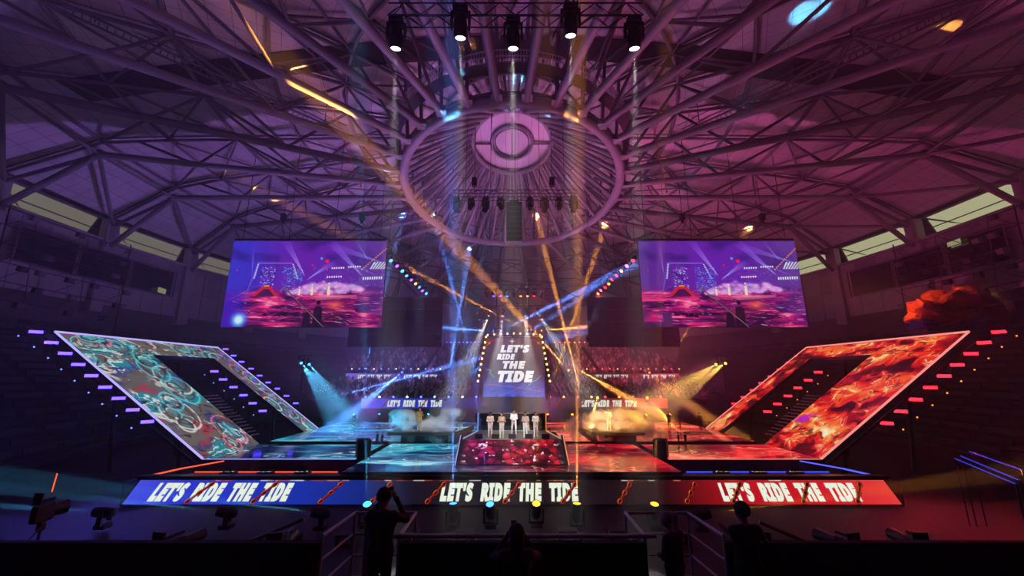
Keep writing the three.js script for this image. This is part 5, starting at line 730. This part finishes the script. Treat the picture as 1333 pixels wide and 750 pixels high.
for (const s of [-1, 1]) { // stair enclosures of tube rails
  const t = thing('stair_railing', s < 0 ? 'tube railing round the stair head on the blue side' : 'tube railing round the stair head on the red side', 'railing'), xi = s < 0 ? -1.78 : 2.1, xo = s < 0 ? -2.9 : 3.25, xm = xo - s * 0.22, xn = xm - s * 0.06;
  const y0 = 3.0, yt = 4.53;
  for (const [x, z] of [[xi, -7.0], [xi, -8.1], [xo, -8.1], [xm, -8.1], [xn, -8.1], [xo + s * 0.1, -7.0]]) tube('post', V(x, y0, z), V(x, yt, z), 0.03, M.alu, t, 8);
  for (const y of [4.53, 4.18, 3.83, 3.48]) { tube('rail', V(xi, y, -8.1), V(xn, y, -8.1), y === yt ? 0.03 : 0.018, M.alu, t, 8); tube('rail', V(xm, y, -8.1), V(xo, y, -8.1), y === yt ? 0.03 : 0.022, M.alu, t, 8); tube('rail', V(xi, y, -7.0), V(xi, y, -8.1), y === yt ? 0.03 : 0.018, M.alu, t, 8); tube('rail', V(xo, y, -8.1), V(xo + s * 0.1, y, -7.0), y === yt ? 0.03 : 0.018, M.alu, t, 8); }
  add('landing', box(1.4, 0.2, 1.3, (xi + xo) / 2, y0 - 0.1, -7.75), M.darkFloor, t); for (let i = 0; i < 6; i++) add('tread', box(1.1, 0.06, 0.3, (xi + xo) / 2, 2.6 - i * 0.42, -8.5 - i * 0.28), M.darkFloor, t);
}
// people on the platform, seen from behind
{
  const D = { top: 0x0c0c0e, legs: 0x0a0a0c, skin: 0xa8765e, shoe: 0x0a0a0a, hair: 0x0c0a0a, cell: 0.016 };
  const phone = (t, label, y = 1.62, z = 0.34) => { const p = tag(sub2('phone'), label, 'phone'); add('case', rbox(0.075, 0.15, 0.01, 0.004), M.blackGloss, p); add('screen', box(0.068, 0.14, 0.002, 0, 0, -0.006), M.darkGlass, p); p.position.copy(t.localToWorld(V(0.02, y, z))); p.rotation.y = t.rotation.y; };
  const up = { le: [-0.3, 1.3, 0.16], lw: [-0.09, 1.55, 0.26], re: [0.3, 1.3, 0.16], rw: [0.09, 1.55, 0.26] };
  const a = makePerson('person', 'black clad person lifting a phone at the stair head on the blue side', { ...D, height: 1.86, pose: up }); a.position.set(-1.98, PF, -6.7); a.rotation.y = Math.PI - 0.1; a.updateMatrixWorld(); phone(a, 'black phone held up at the stair head on the blue side');
  const b = makePerson('person', 'long haired person filming over the middle parapet', { ...D, hair: 0x2a1810, longHair: true, height: 1.68, pose: up }); b.position.set(0.06, PF, -5.7); b.rotation.y = Math.PI + 0.05; b.updateMatrixWorld(); phone(b, 'black phone held up over the middle parapet');
  const c = makePerson('person', 'black clad person with one arm out at the stair head on the red side', { ...D, height: 1.76, pose: { re: [-0.0, 1.2, 0.2], rw: [0.1, 1.3, 0.3], le: [-0.36, 1.24, 0.14], lw: [-0.52, 1.12, 0.32], bare: true } }); c.position.set(3.35, PF, -6.35); c.rotation.y = Math.PI + 0.1;
  const d = makePerson('person', 'person in a grey cap leaning on the stair railing', { ...D, top: 0x16161a, hair: 0x8a8a90, cap: true, height: 1.6, pose: { head: [0.02, 0.06], le: [-0.27, 1.1, 0.1], lw: [-0.12, 1.0, 0.3] } }); d.position.set(2.45, PF - 0.1, -6.75); d.rotation.y = Math.PI + 0.6;
  const e = makePerson('person', 'person with a blue lit cheek beyond the end of the red banner', { ...D, height: 1.8 }); e.position.set(11.7, 1.1, -10.6); e.rotation.y = Math.PI - 0.8;
}
// ---------- camera crew on the floor beyond the platform ----------
{
  const camCrew = thing('crew_riser', 'long low black riser under the camera crew', 'platform', null, 'structure'); for (const s of [-1, 1]) add('riser_deck', box(14, 1.1, 4, s * 10.5, 0.55, -11), M.darkFloor, camCrew);
  const makeCamera = (label, group) => {
    const t = thing('tripod_camera', label, 'camera', group); for (let i = 0; i < 3; i++) { const a = i * 2.094 + 0.5; tube('leg', V(0, 1.15, 0), V(0.5 * Math.sin(a), 0, 0.5 * Math.cos(a)), 0.028, M.blackMetal, t, 6); } tube('column', V(0, 1.1, 0), V(0, 1.35, 0), 0.05, M.blackMetal, t); add('fluid_head', rbox(0.18, 0.14, 0.18, 0.03, 0, 1.4, 0), M.black, t);
    const b = add('camera_body', rbox(0.22, 0.28, 0.6, 0.04, 0, 1.62, 0.05), M.black, t); add('lens_barrel', new THREE.CylinderGeometry(0.1, 0.12, 0.5, 14).rotateX(Math.PI / 2).translate(0, 1.62, -0.48), M.blackGloss, b); add('viewfinder', rbox(0.3, 0.2, 0.06, 0.02, -0.1, 1.86, 0.2), M.blackGloss, b); add('top_handle', box(0.05, 0.05, 0.4, 0, 1.82, -0.05), M.black, b); tube('pan_bar', V(0.1, 1.4, 0.1), V(0.28, 1.2, 0.7), 0.018, M.blackMetal, t, 6); return t;
  };
  const cam0 = makeCamera('broadcast camera on a tripod, first along the row beyond the parapet', null);
  [[-14.4, 0.3], [-8.3, -0.2], [-5.6, 0.2], [6.2, -0.3], [8.2, 0.25], [9.9, -0.1]].forEach(([x, r], i) => { const t = i ? copyOf(cam0, `broadcast camera on a tripod, ${NTH[i]} along the row beyond the parapet`) : cam0; t.position.set(x, 1.1, -10.8); t.rotation.y = r; t.scale.setScalar(1.15); });
  const tall = makeCamera('tall tripod camera topped by an orange light stick', null); tall.position.set(-12.2, 1.1, -11.4); tall.scale.set(0.75, 1.5, 0.75); tube('light_stick', V(0.1, 1.95, 0), V(0.14, 2.25, 0), 0.018, glow(0xff5a20, 1.6), tall, 6);
  const D = { top: 0x101018, legs: 0x0b0b0f, skin: 0x8a6350, shoe: 0x0a0a0a, hair: 0x0a0808, cell: 0.02 };
  const op = makePerson('person', 'black clad camera operator, first along the row beyond the parapet', { ...D, pose: { le: [-0.28, 1.16, 0.1], lw: [-0.16, 1.12, 0.34], re: [0.28, 1.16, 0.1], rw: [0.16, 1.12, 0.34] } });
  [[-13.1, -9.9, 0.2], [-8.9, -9.9, -0.1], [5.7, -10, 0.1], [8.9, -9.9, 0.3]].forEach(([x, z, r], i) => { const t = i ? copyOf(op, `black clad camera operator, ${NTH[i]} along the row beyond the parapet`) : op; t.position.set(x, 1.1, z); t.rotation.y = Math.PI + r; });
  for (const [x, y, z, rz, s, label] of [[-6.6, 2.9, -11.6, 0.42, 1, 'orange lit slanting boom arm on a stand among the camera crew'], [7.4, 2.95, -11.2, -0.38, -1, 'blue lit slanting boom arm on a stand among the camera crew']]) { const t = thing('boom_stand', label, 'boom stand'); tube('pole', V(x, 1.1, z), V(x, y, z), 0.04, M.blackMetal, t); const a = V(x - 0.2 * s, y - 0.1, z), b = V(x + 1.1 * s, y + 0.42, z); tube('arm', a, b, 0.05, std(0x8a7a70, 0.5), t); add('foot', box(0.6, 0.05, 0.6, x, 1.125, z), M.blackMetal, t); }
  // floor wedges and flight cases between platform and banner
  for (let i = 0; i < 9; i++) { const t = thing('flight_case', `dark flight case with a pale label, ${NTH[i]} along the floor before the banner`, 'case', null); t.position.set(-9.5 + i * 2.4 + rr(-0.4, 0.4), 0, -18.9 + rr(-0.4, 0.4)); add('case', rbox(0.9, 0.5, 0.6, 0.03, 0, 0.25, 0), M.black, t); add('label_plate', box(0.5, 0.22, 0.01, 0, 0.28, 0.305), std(0x77707a, 0.7), t); for (const x of [-0.43, 0.43]) add('corner_trim', box(0.04, 0.5, 0.03, x, 0.25, 0.3), M.alu, t); }
}
renderer.render(scene, camera);
